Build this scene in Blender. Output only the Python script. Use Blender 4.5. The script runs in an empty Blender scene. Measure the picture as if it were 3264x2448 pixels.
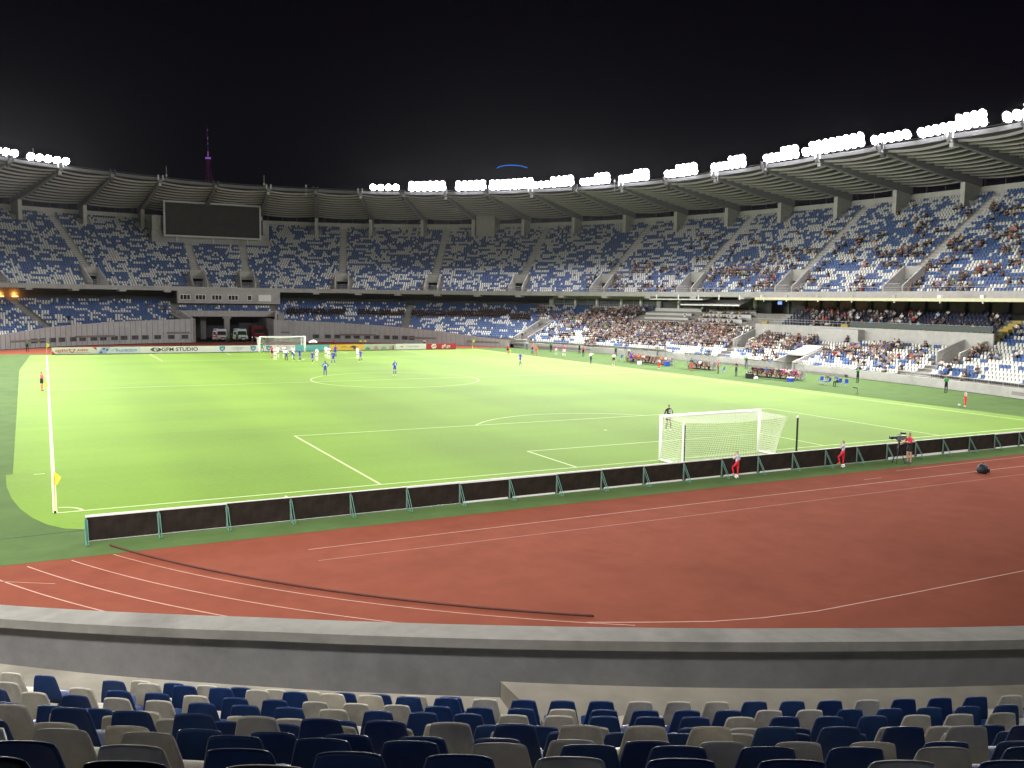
import bpy, bmesh, math, random
import numpy as np
from mathutils import Vector, Matrix
rnd = random.Random(7)
S = bpy.context.scene
COL = S.collection

# ---------------------------------------------------------------- camera
CAM = Vector((-0.1416, -39.8823, 8.8504))
YAW, PITCH, ROLL, FPX = 0.484446, -0.0936837, 0.0138650, 2832.64
f_ = Vector((math.sin(YAW)*math.cos(PITCH), math.cos(YAW)*math.cos(PITCH), math.sin(PITCH)))
r0_ = Vector((math.cos(YAW), -math.sin(YAW), 0)); u0_ = r0_.cross(f_)
r_ = math.cos(ROLL)*r0_+math.sin(ROLL)*u0_; u_ = -math.sin(ROLL)*r0_+math.cos(ROLL)*u0_
cd = bpy.data.cameras.new('camera'); cam = bpy.data.objects.new('camera', cd); COL.objects.link(cam)
cd.sensor_width = 36; cd.lens = 36*FPX/3264; cd.clip_start = 0.1; cd.clip_end = 20000
cam.matrix_world = Matrix(((r_.x, u_.x, -f_.x, CAM.x), (r_.y, u_.y, -f_.y, CAM.y), (r_.z, u_.z, -f_.z, CAM.z), (0, 0, 0, 1)))
S.camera = cam
def px_of(p):
    d = Vector(p)-CAM; z = d.dot(f_)
    if z < .1: return (-9e9, -9e9)
    return (1632+FPX*d.dot(r_)/z, 1224-FPX*d.dot(u_)/z)

# ---------------------------------------------------------------- night sky, exposure
W = bpy.data.worlds.new('World'); S.world = W; W.use_nodes = True
bg = W.node_tree.nodes['Background']; bg.inputs[0].default_value = (0.0012, 0.0009, 0.0022, 1); bg.inputs[1].default_value = 1.0
S.view_settings.view_transform = 'Standard'; S.view_settings.look = 'None'
S.view_settings.gamma = 1; S.view_settings.exposure = 0.38
S.cycles.use_denoising = True; S.cycles.max_bounces = 6; S.cycles.diffuse_bounces = 3
S.cycles.sample_clamp_indirect = 4; S.cycles.volume_bounces = 0; S.cycles.use_light_tree = True
S.cycles.caustics_reflective = False; S.cycles.caustics_refractive = False

# ---------------------------------------------------------------- helpers
MATS = {}
def mat(name, col, rough=.7, var=0.0, scale=3.0, emit=None, es=1.0, metal=0.0, spec=.3, stain=0.0, bump=0.0, world=False):
    if name in MATS: return MATS[name]
    m = bpy.data.materials.new(name); m.use_nodes = True; nt = m.node_tree; b = nt.nodes['Principled BSDF']
    b.inputs['Roughness'].default_value = rough; b.inputs['Metallic'].default_value = metal
    b.inputs['Specular IOR Level'].default_value = spec
    b.inputs['Base Color'].default_value = (*col, 1)
    if var or stain:
        tc = nt.nodes.new('ShaderNodeTexCoord'); n = nt.nodes.new('ShaderNodeTexNoise')
        n.inputs['Scale'].default_value = scale; n.inputs['Detail'].default_value = 7; n.inputs['Roughness'].default_value = .65
        geo = nt.nodes.new('ShaderNodeNewGeometry'); src = geo.outputs['Position'] if world else tc.outputs['Object']
        nt.links.new(src, n.inputs['Vector'])
        mr = nt.nodes.new('ShaderNodeMapRange'); mr.inputs[1].default_value = .3; mr.inputs[2].default_value = .7
        mr.inputs[3].default_value = 1-var; mr.inputs[4].default_value = 1+var
        nt.links.new(n.outputs[0], mr.inputs[0])
        last = mr.outputs[0]
        if stain:
            n2 = nt.nodes.new('ShaderNodeTexNoise'); n2.inputs['Scale'].default_value = scale*.22; n2.inputs['Detail'].default_value = 9
            nt.links.new(src, n2.inputs['Vector'])
            m2 = nt.nodes.new('ShaderNodeMapRange'); m2.inputs[1].default_value = .52; m2.inputs[2].default_value = .72
            m2.inputs[3].default_value = 1; m2.inputs[4].default_value = 1-stain
            nt.links.new(n2.outputs[0], m2.inputs[0])
            mu = nt.nodes.new('ShaderNodeMath'); mu.operation = 'MULTIPLY'
            nt.links.new(last, mu.inputs[0]); nt.links.new(m2.outputs[0], mu.inputs[1]); last = mu.outputs[0]
        vm = nt.nodes.new('ShaderNodeVectorMath'); vm.operation = 'SCALE'; vm.inputs[0].default_value = col
        nt.links.new(last, vm.inputs['Scale']); nt.links.new(vm.outputs[0], b.inputs['Base Color'])
        if bump:
            bp = nt.nodes.new('ShaderNodeBump'); bp.inputs['Strength'].default_value = bump; bp.inputs['Distance'].default_value = .02
            nt.links.new(n.outputs[0], bp.inputs['Height']); nt.links.new(bp.outputs[0], b.inputs['Normal'])
    if emit:
        b.inputs['Emission Color'].default_value = (*emit, 1); b.inputs['Emission Strength'].default_value = es
    MATS[name] = m; return m

ONES = ['', 'first', 'second', 'third', 'fourth', 'fifth', 'sixth', 'seventh', 'eighth', 'ninth', 'tenth', 'eleventh', 'twelfth', 'thirteenth', 'fourteenth', 'fifteenth', 'sixteenth', 'seventeenth', 'eighteenth', 'nineteenth']
TENS = ['', '', 'twent', 'thirt', 'fort', 'fift', 'sixt', 'sevent', 'eight', 'ninet']
def ordn(i):
    n = i+1
    if n < 20: return ONES[n]
    return TENS[n//10]+('ieth' if n % 10 == 0 else 'y-'+ONES[n % 10])
def tag(o, label=None, cat=None, group=None, kind=None):
    if label: o['label'] = label
    if cat: o['category'] = cat
    if group: o['group'] = group
    if kind: o['kind'] = kind
    return o
def empty(name, loc, label, cat, group=None, rz=0):
    o = bpy.data.objects.new(name, None); COL.objects.link(o); o.location = loc; o.rotation_euler = (0, 0, rz)
    o.empty_display_size = .2
    return tag(o, label, cat, group)
def copy_tree(o, parent=None):
    c = o.copy(); COL.objects.link(c)
    if parent: c.parent = parent
    for ch in [x for x in o.children]: copy_tree(ch, c)
    return c

class MB:
    """collects faces, builds ONE mesh"""
    def __init__(s): s.v = []; s.f = []; s.m = []
    def add(s, vs, fs, mi=0):
        b = len(s.v); s.v += [tuple(v) for v in vs]; s.f += [tuple(i+b for i in f) for f in fs]; s.m += [mi]*len(fs)
    def hexa(s, p, mi=0):   # 8 points: bottom 4 ccw, top 4 ccw
        s.add(p, [(3, 2, 1, 0), (4, 5, 6, 7), (0, 1, 5, 4), (1, 2, 6, 5), (2, 3, 7, 6), (3, 0, 4, 7)], mi)
    def box(s, c, d, mi=0, rz=0, ax=None, ay=None):
        c = Vector(c); hx, hy, hz = d[0]/2, d[1]/2, d[2]/2
        X = Vector((math.cos(rz), math.sin(rz), 0)) if ax is None else Vector(ax)
        Y = Vector((-math.sin(rz), math.cos(rz), 0)) if ay is None else Vector(ay)
        Z = X.cross(Y)
        s.hexa([c+X*a*hx+Y*b*hy+Z*e*hz for e in (-1, 1) for a, b in ((-1, -1), (1, -1), (1, 1), (-1, 1))], mi)
    def tube(s, pts, r, n=6, mi=0, cap=True):
        pts = [Vector(p) for p in pts]; rs = r if isinstance(r, (list, tuple)) else [r]*len(pts); b = len(s.v)
        for i, p in enumerate(pts):
            d = (pts[min(i+1, len(pts)-1)]-pts[max(i-1, 0)]).normalized()
            a = d.cross(Vector((0, 0, 1)) if abs(d.z) < .95 else Vector((1, 0, 0))).normalized(); c = d.cross(a)
            for k in range(n):
                t = 2*math.pi*k/n; s.v.append(tuple(p+(a*math.cos(t)+c*math.sin(t))*rs[i]))
        for i in range(len(pts)-1):
            for k in range(n):
                k2 = (k+1) % n; s.f.append((b+i*n+k, b+i*n+k2, b+(i+1)*n+k2, b+(i+1)*n+k)); s.m.append(mi)
        if cap:
            s.f.append(tuple(b+k for k in range(n))[::-1]); s.m.append(mi)
            s.f.append(tuple(b+(len(pts)-1)*n+k for k in range(n))); s.m.append(mi)
    def lathe(s, c, prof, n=16, mi=0):
        b = len(s.v); c = Vector(c)
        for (r, z) in prof:
            for k in range(n): t = 2*math.pi*k/n; s.v.append((c.x+r*math.cos(t), c.y+r*math.sin(t), c.z+z))
        for i in range(len(prof)-1):
            for k in range(n):
                k2 = (k+1) % n; s.f.append((b+i*n+k, b+i*n+k2, b+(i+1)*n+k2, b+(i+1)*n+k)); s.m.append(mi)
        s.f.append(tuple(b+k for k in range(n))[::-1]); s.m.append(mi)
        s.f.append(tuple(b+(len(prof)-1)*n+k for k in range(n))); s.m.append(mi)
    def strip(s, A, B, mi=0):
        for i in range(len(A)-1): s.add([A[i], A[i+1], B[i+1], B[i]], [(0, 1, 2, 3)], mi)
    def sphere(s, c, r, mi=0, n=12, m=8):
        s.lathe(c, [(max(1e-4, r*math.sin(math.pi*i/m)), -r*math.cos(math.pi*i/m)) for i in range(m+1)], n, mi)
    def build(s, name, mats, parent=None, world=True, smooth=False, bevel=0):
        mats = mats if isinstance(mats, (list, tuple)) else [mats]
        me = bpy.data.meshes.new(name); V = s.v
        if parent is not None and world:
            M = Matrix.LocRotScale(parent.location, parent.rotation_euler, None).inverted()
            if parent.parent is not None:
                M = M @ Matrix.LocRotScale(parent.parent.location, parent.parent.rotation_euler, None).inverted()
            V = [tuple(M @ Vector(v)) for v in V]
        me.from_pydata(V, [], s.f)
        for m in mats: me.materials.append(m)
        if len(mats) > 1: me.polygons.foreach_set('material_index', s.m)
        if smooth: me.polygons.foreach_set('use_smooth', [True]*len(s.f))
        me.update(); o = bpy.data.objects.new(name, me); COL.objects.link(o)
        if parent is not None: o.parent = parent
        if bevel:
            bm = o.modifiers.new('bevel', 'BEVEL'); bm.width = bevel; bm.segments = 2; bm.limit_method = 'ANGLE'
        return o
def np_mesh(name, V, F, mi, mats):
    """V (n,3), F (m,4) quads"""
    me = bpy.data.meshes.new(name)
    me.vertices.add(len(V)); me.vertices.foreach_set('co', np.asarray(V, np.float32).ravel())
    me.loops.add(len(F)*4); me.loops.foreach_set('vertex_index', np.asarray(F, np.int32).ravel())
    me.polygons.add(len(F)); me.polygons.foreach_set('loop_start', np.arange(0, len(F)*4, 4, dtype=np.int32))
    me.polygons.foreach_set('material_index', np.asarray(mi, np.int32))
    for m in mats: me.materials.append(m)
    me.update(calc_edges=True); o = bpy.data.objects.new(name, me); COL.objects.link(o); return o
def stamp(tv, tf, P, ang, mi, scale=None):
    """template stamped at many places: P (k,3), ang (k)"""
    tv = np.asarray(tv, float); tf = np.asarray(tf, int); c, s = np.cos(ang)[:, None], np.sin(ang)[:, None]
    x = tv[None, :, 0]*c-tv[None, :, 1]*s+P[:, 0:1]; y = tv[None, :, 0]*s+tv[None, :, 1]*c+P[:, 1:2]; z = tv[None, :, 2]+P[:, 2:3]+0*x
    V = np.stack([x, y, z], -1).reshape(-1, 3); F = (tf[None]+np.arange(len(P))[:, None, None]*len(tv)).reshape(-1, tf.shape[1])
    return V, F, (np.repeat(mi, len(tf)) if np.ndim(mi) == 1 else mi.ravel())

# ---------------------------------------------------------------- bowl plan: superellipse contours
A0, B0, NN, XC, YC = 56.2, 87.0, 2.28, 31.7, 52.5
TT = np.linspace(-1.35, 4.55, 9001)
class Contour:
    cache = {}
    def __init__(s, oa, ob=None, near=False):
        ob = oa if ob is None else ob; a, b = A0+oa, B0+ob; c, q = np.cos(TT), np.sin(TT)
        s.x = XC+a*np.sign(c)*np.abs(c)**(2/NN); s.y = YC+b*np.sign(q)*np.abs(q)**(2/NN)
        L = np.r_[0, np.cumsum(np.hypot(np.diff(s.x), np.diff(s.y)))]; s.s = L-np.interp(0, TT, L)
    def at(s, v): return np.interp(v, s.s, s.x), np.interp(v, s.s, s.y)
    def frame(s, v):
        x, y = s.at(v); x1, y1 = s.at(v+.2); x0, y0 = s.at(v-.2); tx, ty = x1-x0, y1-y0; l = np.hypot(tx, ty)
        return x, y, tx/l, ty/l          # tangent (ccw); outward normal = (ty,-tx)
    def near_s(s, p): return s.s[np.hypot(s.x-p[0], s.y-p[1]).argmin()]
def con(oa, ob=None):
    k = (round(oa, 3), round(oa if ob is None else ob, 3))
    if k not in Contour.cache: Contour.cache[k] = Contour(*k)
    return Contour.cache[k]
def inside(x, y, o): return np.abs((x-XC)/(A0+o))**NN+np.abs((y-YC)/(B0+o))**NN < 1

# ---------------------------------------------------------------- materials
concrete = mat('concrete', (.30, .295, .285), .85, .12, 1.2, stain=.22, bump=.2)
concrete_light = mat('pale_concrete', (.42, .41, .39), .8, .10, 1.5, stain=.18, bump=.15)
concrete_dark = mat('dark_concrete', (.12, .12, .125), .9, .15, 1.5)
wall_panel = mat('ribbed_wall_cladding', (.46, .49, .49), .75, .10, .8, stain=.15)
seat_blue = mat('blue_plastic', (.020, .062, .215), .36, .16, 9.0, spec=.5, stain=.2, world=True)
seat_white = mat('white_plastic', (.80, .75, .63), .42, .10, 11.0, spec=.45, stain=.34, world=True)
far_blue = mat('far_blue_plastic', (.040, .105, .285), .5, .10, .5)  # lighter copy of the seat blue, making up for weak stray light
far_white = mat('far_white_plastic', (.64, .65, .61), .5, .06, .5)  # cooler than the dusty near white, toned to offset the light on far stands
seat_navy = mat('navy_padding', (.022, .028, .06), .6)
steel = mat('painted_steel', (.42, .43, .45), .5, .08, 2)
dark_steel = mat('dark_steel', (.05, .05, .055), .5)
white_paint = mat('white_paint', (.80, .80, .78), .5, .04, 3)
glass_dark = mat('dark_window_glass', (.03, .035, .035), .12, spec=.8)
cream = mat('cream_cladding', (.62, .58, .40), .6, .05, 2)
lens_mat = mat('lamp_lens', (.9, .9, .9), .3, emit=(1, .95, .98), es=70)
black = mat('black_plastic', (.015, .015, .018), .5)
# ---------------------------------------------------------------- floodlight banks along the roof lip
RS = np.array([-60, -25.5, -8, 9, 40, 70, 101, 120, 140, 158, 182, 240, 330, 400.])
RZ = np.array([30.6, 30.6, 31.0, 31.2, 31.0, 31.5, 31.9, 32.2, 32.2, 32.7, 33.0, 31.5, 31, 31.])
def roof_z(s): return float(np.interp(s, RS, RZ))
C16 = con(16)
BANKS = [(103.4, 108.4, 4), (92.9, 99.9, 6), (83.5, 89.2, 5), (72.2, 81.3, 8), (62.5, 71.0, 7), (53.8, 59.5, 6), (44.5, 50.1, 6),
         (33.3, 39.3, 6), (22.6, 28.6, 6), (11.6, 17.3, 6), (-0.7, 9.5, 9), (-8.5, -3.3, 5), (-20, -11, 9), (-33, -23.5, 8),
         (170.1, 176.6, 5), (179.6, 184.2, 4), (189, 194, 5)]
ORD = ['farthest', 'second', 'third', 'fourth', 'fifth', 'sixth', 'seventh', 'eighth', 'ninth', 'tenth', 'eleventh', 'twelfth', 'thirteenth', 'fourteenth']
lamp_house = mat('lamp_housing', (.25, .25, .27), .5, metal=.6)
SPOTS = []
for bi, (s0, s1, n) in enumerate(BANKS):
    sm = (s0+s1)/2; x, y, tx, ty = C16.frame(sm); z = roof_z(sm)
    if bi < 14: lab = '%s bank of %d white floodlights on the right roof lip, counting from the scoreboard side' % (ORD[bi].replace('farthest', 'first'), n)
    else: lab = ['row of floodlights ending in three single lamps on the left roof lip', 'short floodlight cluster at the far left edge of the roof', 'floodlight row on the left roof beyond the short cluster'][bi-14]
    e = empty('floodlight_bank', (float(x), float(y), z), lab, 'floodlights', 'floodlight banks on the roof lip')
    rail = MB(); a = C16.at(s0-.8); b = C16.at(s1+.8)
    rail.tube([(a[0], a[1], z+.55), (b[0], b[1], z+.55)], .06)
    DBL = {1: (0, 9), 2: (0, 9), 3: (0, 9), 4: (3, 9), 5: (3, 9), 6: (3, 9), 7: (2, 9), 8: (3, 9), 9: (3, 9), 10: (1, 9), 12: (5, 9), 13: (2, 9)}.get(bi, (99, 99))
    for k2 in list(range(n))+[100+q for q in range(n) if DBL[0] <= n-1-q <= DBL[1]]:
        k = k2 % 100; up2 = k2 >= 100
        sk = s0+(s1-s0)*k/max(1, n-1); lx, ly, ax, ay = C16.frame(sk); lx, ly = float(lx), float(ly)
        d = Vector((34+(lx-34)*.25, 52+(ly-52)*.45, 0))-Vector((lx, ly, z)); d.normalize()
        h = MB(); p = Vector((lx, ly, z+(1.85 if up2 else 1.0))); h.tube([p-d*.45, p-d*.2, p+d*.16, p+d*.2], [w_*(.8 if up2 else 1) for w_ in (.20, .46, .66, .70)], 14, 0)
        rail.tube([(lx, ly, z+.2), p-d*.2], .04)
        ho = h.build('lamp_housing', lamp_house, e, smooth=True)
        l = MB(); q_s = .8 if up2 else 1; l.tube([p+d*.2, p+d*.24, p+d*.30], [.68*q_s, .68*q_s, .50*q_s], 18, 0); l.build('lens', lens_mat, ho)  # lenses oversized so neighbouring lamps merge like blown-out glare
    rail.build('mounting_rail', steel, e)
    SPOTS.append((float(x), float(y), z+1.0, n))
for (x, y, z, n) in list(SPOTS):      # the banks facing these, over the left stand outside the frame
    if x > 60: SPOTS.append((2*XC-x, y, z, n))
for (x, y, z, n) in list(SPOTS):
    if y > 105: SPOTS.append((x, 2*YC-y, z, n*.45))
SPOT_W = 8400.0
for i, (x, y, z, n) in enumerate(SPOTS):
    ld = bpy.data.lights.new('floodlight_beam', 'SPOT'); ld.energy = SPOT_W*n; ld.color = (1, .975, .93)
    ld.spot_size = math.radians(96); ld.spot_blend = 1.0; ld.shadow_soft_size = 1.6
    lo = bpy.data.objects.new('floodlight_beam', ld); COL.objects.link(lo); lo.location = (x, y, z+.1)
    tx, ty = 34+(x-34)*.38, min(76, max(14, 47+(y-52)*.62))
    d = Vector((tx-x, ty-y, -z)); inw = d.normalized()
    lo.location = Vector((x, y, z))+inw*1.2
    lo.rotation_euler = d.to_track_quat('-Z', 'Y').to_euler()

# ---------------------------------------------------------------- ground sheets
def sheet(name, pts, z, m, sub=None):
    mb = MB(); mb.add([(x, y, z) for x, y in pts], [tuple(range(len(pts)))]); o = mb.build(name, m); o['kind'] = 'structure'; return o
def grass_mat():
    m = bpy.data.materials.new('pitch_grass'); m.use_nodes = True; nt = m.node_tree; b = nt.nodes['Principled BSDF']; L = nt.links
    tc = nt.nodes.new('ShaderNodeTexCoord'); sp = nt.nodes.new('ShaderNodeSeparateXYZ'); L.new(tc.outputs['Object'], sp.inputs[0])
    def sq(out, per, soft, ph=0):
        a = nt.nodes.new('ShaderNodeMath'); a.operation = 'MULTIPLY_ADD'; a.inputs[1].default_value = 2*math.pi/per; a.inputs[2].default_value = ph; L.new(out, a.inputs[0])
        s = nt.nodes.new('ShaderNodeMath'); s.operation = 'SINE'; L.new(a.outputs[0], s.inputs[0])
        r = nt.nodes.new('ShaderNodeMapRange'); r.inputs[1].default_value = -soft; r.inputs[2].default_value = soft; r.inputs[3].default_value = -1; r.inputs[4].default_value = 1
        L.new(s.outputs[0], r.inputs[0]); return r.outputs[0]
    a = sq(sp.outputs[0], 13.84, .5, .6); c = sq(sp.outputs[1], 11, .5, .4)
    def noise(scale, vec=None, det=6):
        n = nt.nodes.new('ShaderNodeTexNoise'); n.inputs['Scale'].default_value = scale; n.inputs['Detail'].default_value = det
        L.new(vec or tc.outputs['Object'], n.inputs['Vector']); return n.outputs[0]
    mp = nt.nodes.new('ShaderNodeMapping'); mp.inputs['Scale'].default_value = (.12, 1.2, 1); L.new(tc.outputs['Object'], mp.inputs[0])
    n1 = noise(.09); n2 = noise(.5, mp.outputs[0]); n3 = noise(3.5)
    def mul(x, k, add=None):
        q = nt.nodes.new('ShaderNodeMath'); q.operation = 'MULTIPLY_ADD'; L.new(x, q.inputs[0]); q.inputs[1].default_value = k
        if add is None: q.inputs[2].default_value = 0
        elif isinstance(add, float): q.inputs[2].default_value = add
        else: L.new(add, q.inputs[2])
        return q.outputs[0]
    n4 = noise(14, None, 3)
    t = mul(a, .062, mul(c, .030, mul(n1, .40, mul(n2, .22, mul(n3, .28, mul(n4, .30, .40))))))
    vm = nt.nodes.new('ShaderNodeVectorMath'); vm.operation = 'SCALE'; vm.inputs[0].default_value = (.108, .198, .014); L.new(t, vm.inputs['Scale'])
    L.new(vm.outputs[0], b.inputs['Base Color']); b.inputs['Roughness'].default_value = .85; b.inputs['Specular IOR Level'].default_value = .15
    return m
pitch_m = grass_mat()
turf_m = mat('artificial_turf', (.072, .118, .042), 1.0, .12, .6, stain=.12, spec=.03)
turf2_m = mat('artificial_turf_seam', (.035, .075, .03), .9)
track_m = mat('red_track_rubber', (.180, .054, .034), 1.0, .10, .9, stain=.12, bump=.1, spec=.02)
white_line = mat('white_line_paint', (.42, .54, .25), .8)
track_line = mat('worn_track_line', (.40, .22, .17), .8, .15, 4)
sheet('ground', [(-2500, -900), (2500, -900), (2500, 4200), (-2500, 4200)], -.06, mat('dark_ground', (.02, .022, .02), .95, .2, .01))
C0 = con(0); sr = np.linspace(-120, 400, 400)
full = [(XC+(A0+.1)*np.sign(math.cos(t))*abs(math.cos(t))**(2/NN), YC+(B0+.1)*np.sign(math.sin(t))*abs(math.sin(t))**(2/NN)) for t in np.linspace(0, 2*math.pi, 360, endpoint=False)]
full = [(float(a), float(b)) for a, b in full]
sheet('running_track', full, 0.0, track_m)
cl = [(p[0], min(max(p[1], -7.15), 108.6)) for p in full]
q_ = []
for p in cl:
    if not q_ or (abs(p[0]-q_[-1][0])+abs(p[1]-q_[-1][1])) > 1e-4: q_.append(p)
sheet('turf_surround', q_, .004, turf_m)
arc = [(.95-2.95*math.cos(t)*1.0, 1.6-4.85*math.sin(t)) for t in np.linspace(0.0, math.pi/2, 12)]
pitch_pts = [(-1.75, 9.6), (-2.05, 9.5)]+[(-2.05+(i/7)**1.6*3.0, 9.5-12.7*(1-(1-i/7)**1.8)) for i in range(1, 8)]+[(70.2, -3.2), (69.3, 106.0), (-2.1, 106.0), (-2.9, 78)]
sheet('pitch_grass', pitch_pts, .008, pitch_m)
seam = MB()
for (a, b, w) in [((-19, -4.6), (.9, -3.3), .05), ((-2.2, -7), (-2.2, -3.4), .04)]:
    d = Vector((b[0]-a[0], b[1]-a[1], 0)).normalized(); n = Vector((-d.y, d.x, 0))*w
    seam.add([Vector((*a, .0125))-n, Vector((*b, .0125))-n, Vector((*b, .0125))+n, Vector((*a, .0125))+n], [(0, 1, 2, 3)])
seam.build('turf_seam', turf2_m)['kind'] = 'structure'
# pitch markings
pm = MB(); LZ = .016
def line(mb, pts, w, z, closed=False):
    P = [Vector((x, y, z)) for x, y in pts]; n = len(P); Lf = []; Rt = []
    for i in range(n):
        a = P[(i-1) % n] if (closed or i > 0) else P[i]; b = P[(i+1) % n] if (closed or i < n-1) else P[i]
        d = (b-a).normalized(); q = Vector((-d.y, d.x, 0))*w/2; Lf.append(P[i]+q); Rt.append(P[i]-q)
    if closed: Lf.append(Lf[0]); Rt.append(Rt[0])
    mb.strip(Rt, Lf)
lw = .12
for a, b in [((0, 0), (68, 0)), ((0, 105), (68, 105)), ((0, .06), (0, 104.94)), ((68, .06), (68, 104.94)), ((.06, 52.5), (67.94, 52.5))]:
    line(pm, [a, b], .17 if (a[0] == b[0] == 0) else lw, LZ)
for ys, sg in ((0, 1), (105, -1)):
    for hw, dep in ((20.16, 16.5), (9.16, 5.5)):
        line(pm, [(34-hw, ys+sg*.06), (34-hw, ys+sg*(dep+.06))], lw, LZ); line(pm, [(34+hw, ys+sg*.06), (34+hw, ys+sg*(dep+.06))], lw, LZ)
        line(pm, [(34-hw+.06, ys+sg*dep), (34+hw-.06, ys+sg*dep)], lw, LZ)
    a0 = math.asin(5.5/9.15); line(pm, [(34+9.15*math.cos(t), ys+sg*(11+9.15*math.sin(t))) for t in np.linspace(a0+.01, math.pi-a0-.01, 40)], lw, LZ)
    line(pm, [(34-.11, ys+sg*11), (34+.11, ys+sg*11)], .22, LZ)
line(pm, [(34+9.15*math.cos(t), 52.5+9.15*math.sin(t)) for t in np.linspace(0, 2*math.pi, 96, endpoint=False)], lw, LZ+.002, True)
for cx, cy, t0 in ((0, 0, 0), (68, 0, 90), (68, 105, 180), (0, 105, 270)):
    line(pm, [(cx+math.cos(math.radians(t0+t)), cy+math.sin(math.radians(t0+t))) for t in range(4, 87, 6)], lw, LZ)
line(pm, [(-.85, 9.15), (-.35, 9.15)], .1, LZ); line(pm, [(9.15, -1.1), (9.15, -.6)], .1, LZ)
pm.build('pitch_markings', white_line)['kind'] = 'structure'
# track markings
tm = MB(); TZ = .006
for i, (w, t0) in enumerate([(.045, 0), (.05, 0), (.055, 0), (.055, 0), (.05, 0)]):
    R = 36.75+1.22*i; pts = []
    for t in np.linspace(math.radians(180), math.radians(360), 260):
        x, y = 34+R*math.cos(t), 10.3+R*math.sin(t)
        if y < -7.2 and x < (14.2 if i == 0 else 60): pts.append((x, y))
    line(tm, pts, w, TZ)
line(tm, [(7.85, -9.45), (24, -9.45), (60, -9.85)], .055, TZ); line(tm, [(7.8, -10.9), (24, -11.15), (60, -11.3)], .03, TZ)
line(tm, [(12.9, -19.75), (14.6, -20.55), (16.1, -21.2), (17.6, -21.6), (19.4, -21.87), (23.3, -21.97), (44, -22.2)], .055, TZ)
line(tm, [(36.6, -8.75), (37.9, -8.72)], .04, TZ); line(tm, [(40.2, -7.75), (56, -7.75)], .05, TZ)
line(tm, [(-1.6, -8.95), (-.1, -9.9)], .035, TZ)
tm.build('track_markings', track_line)['kind'] = 'structure'
# ---------------------------------------------------------------- aisle / rib lines
AIS = [((9.69, 148.13), (1.65, 172.29)), ((28.44, 151.46), (28.17, 176.5)), ((37.94, 151.31), (40.96, 176.4)), ((56.58, 147.01), (64.55, 171.31)),
       ((72.68, 136.47), (86.31, 158.84)), ((84.82, 121.18), (103.21, 140.15)), ((92.87, 103.42), (115.28, 116.33)), ((97.76, 83.36), (121.67, 92.83)),
       ((99.76, 62.02), (124.54, 68.09)), ((99.73, 42.15), (124.83, 44.5)), ((97.6, 20.5), (121.6, 16.5)), ((-6.5, 138.9), (-20.5, 160)), ((-20, 127), (-37, 146))]
AIS = [(Vector((*a, 0)), Vector((*b, 0))) for a, b in AIS]
UP0, UP1 = -42.0, 204.0       # s range on the o=12 contour
def srange(c, a=UP0, b=UP1):
    """this contour's s range between the two radial ends"""
    C = con(12); pa = C.frame(a); pb = C.frame(b); k = 30
    A = (pa[0]+pa[3]*k, pa[1]-pa[2]*k); B = (pb[0]+pb[3]*k, pb[1]-pb[2]*k)
    def cross(p, q):
        d = (c.x-p[0])*(q[1]-p[1])-(c.y-p[1])*(q[0]-p[0]); near = np.hypot(c.x-(p[0]+q[0])/2, c.y-(p[1]+q[1])/2) < 45
        i = np.where(near)[0]; return c.s[i[np.abs(d[i]).argmin()]]
    return cross(pa[:2], A), cross(pb[:2], B)
def line_dist(x, y, P, Q):
    d = Q-P; L = d.length; return ((x-P.x)*d.y-(y-P.y)*d.x)/L, ((x-P.x)*d.x+(y-P.y)*d.y)/L   # signed across, along
def cross_s(c, P, Q, off=0.0):
    """s where the contour crosses the line P-Q shifted sideways by off"""
    a, al = line_dist(c.x, c.y, P, Q); ok = (al > -6) & (al < 45); i = np.where(ok)[0]; return float(c.s[i[np.abs(a[i]-off).argmin()]])
def spans(a, b, cuts):
    out = []; x = a
    for (p, q) in sorted(cuts):
        p, q = min(p, q), max(p, q)
        if q < x or p > b: continue
        if p > x: out.append((x, p))
        x = max(x, q)
    if x < b: out.append((x, b))
    return out
def pts(c, a, b, z, step=1.6):
    n = max(2, int((b-a)/step)+1); x, y = c.at(np.linspace(a, b, n)); zz = z(x, y) if callable(z) else z+0*x
    return [Vector((float(i), float(j), float(k))) for i, j, k in zip(x, y, zz)]

# ---------------------------------------------------------------- upper stand
NU, UO, UT, UZ, UR = 33, 12.5, .75, 10.32, .465
def uo(i): return UO+UT*i
def uz(i): return UZ+UR*i
SCR = (21.2, 45.3)        # seats under the scoreboard stop early
upper = empty('upper_stand', (60, 150, 10), 'upper tier of terraced seating above the grey fascia', 'stand')
ter = MB(); VOM_R = 16.4
for i in range(NU):
    c0, c1 = con(uo(i)), con(uo(i+1)); a0, b0 = srange(c0); a1, b1 = srange(c1); z = uz(i)
    notch = uo(i) < VOM_R
    cuts0 = [(cross_s(c0, P, Q, -1.3), cross_s(c0, P, Q, 1.3)) for P, Q in AIS] if notch else []
    cuts1 = [(cross_s(c1, P, Q, -1.3), cross_s(c1, P, Q, 1.3)) for P, Q in AIS] if notch else []
    S0, S1 = spans(a0, b0, cuts0), spans(a1, b1, cuts1)
    for (p, q), (r, s) in zip(S0, S1):
        n = max(2, int((q-p)/1.5)+1)
        def mk(c, a, b, z): x, y = c.at(np.linspace(a, b, n)); return [(float(u), float(v), z) for u, v in zip(x, y)]
        ter.strip(mk(c0, p, q, z), mk(c1, r, s, z)); ter.strip(mk(c0, p, q, z-UR), mk(c0, p, q, z))
ter.build('terrace', concrete, upper)
fas = MB()
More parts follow.
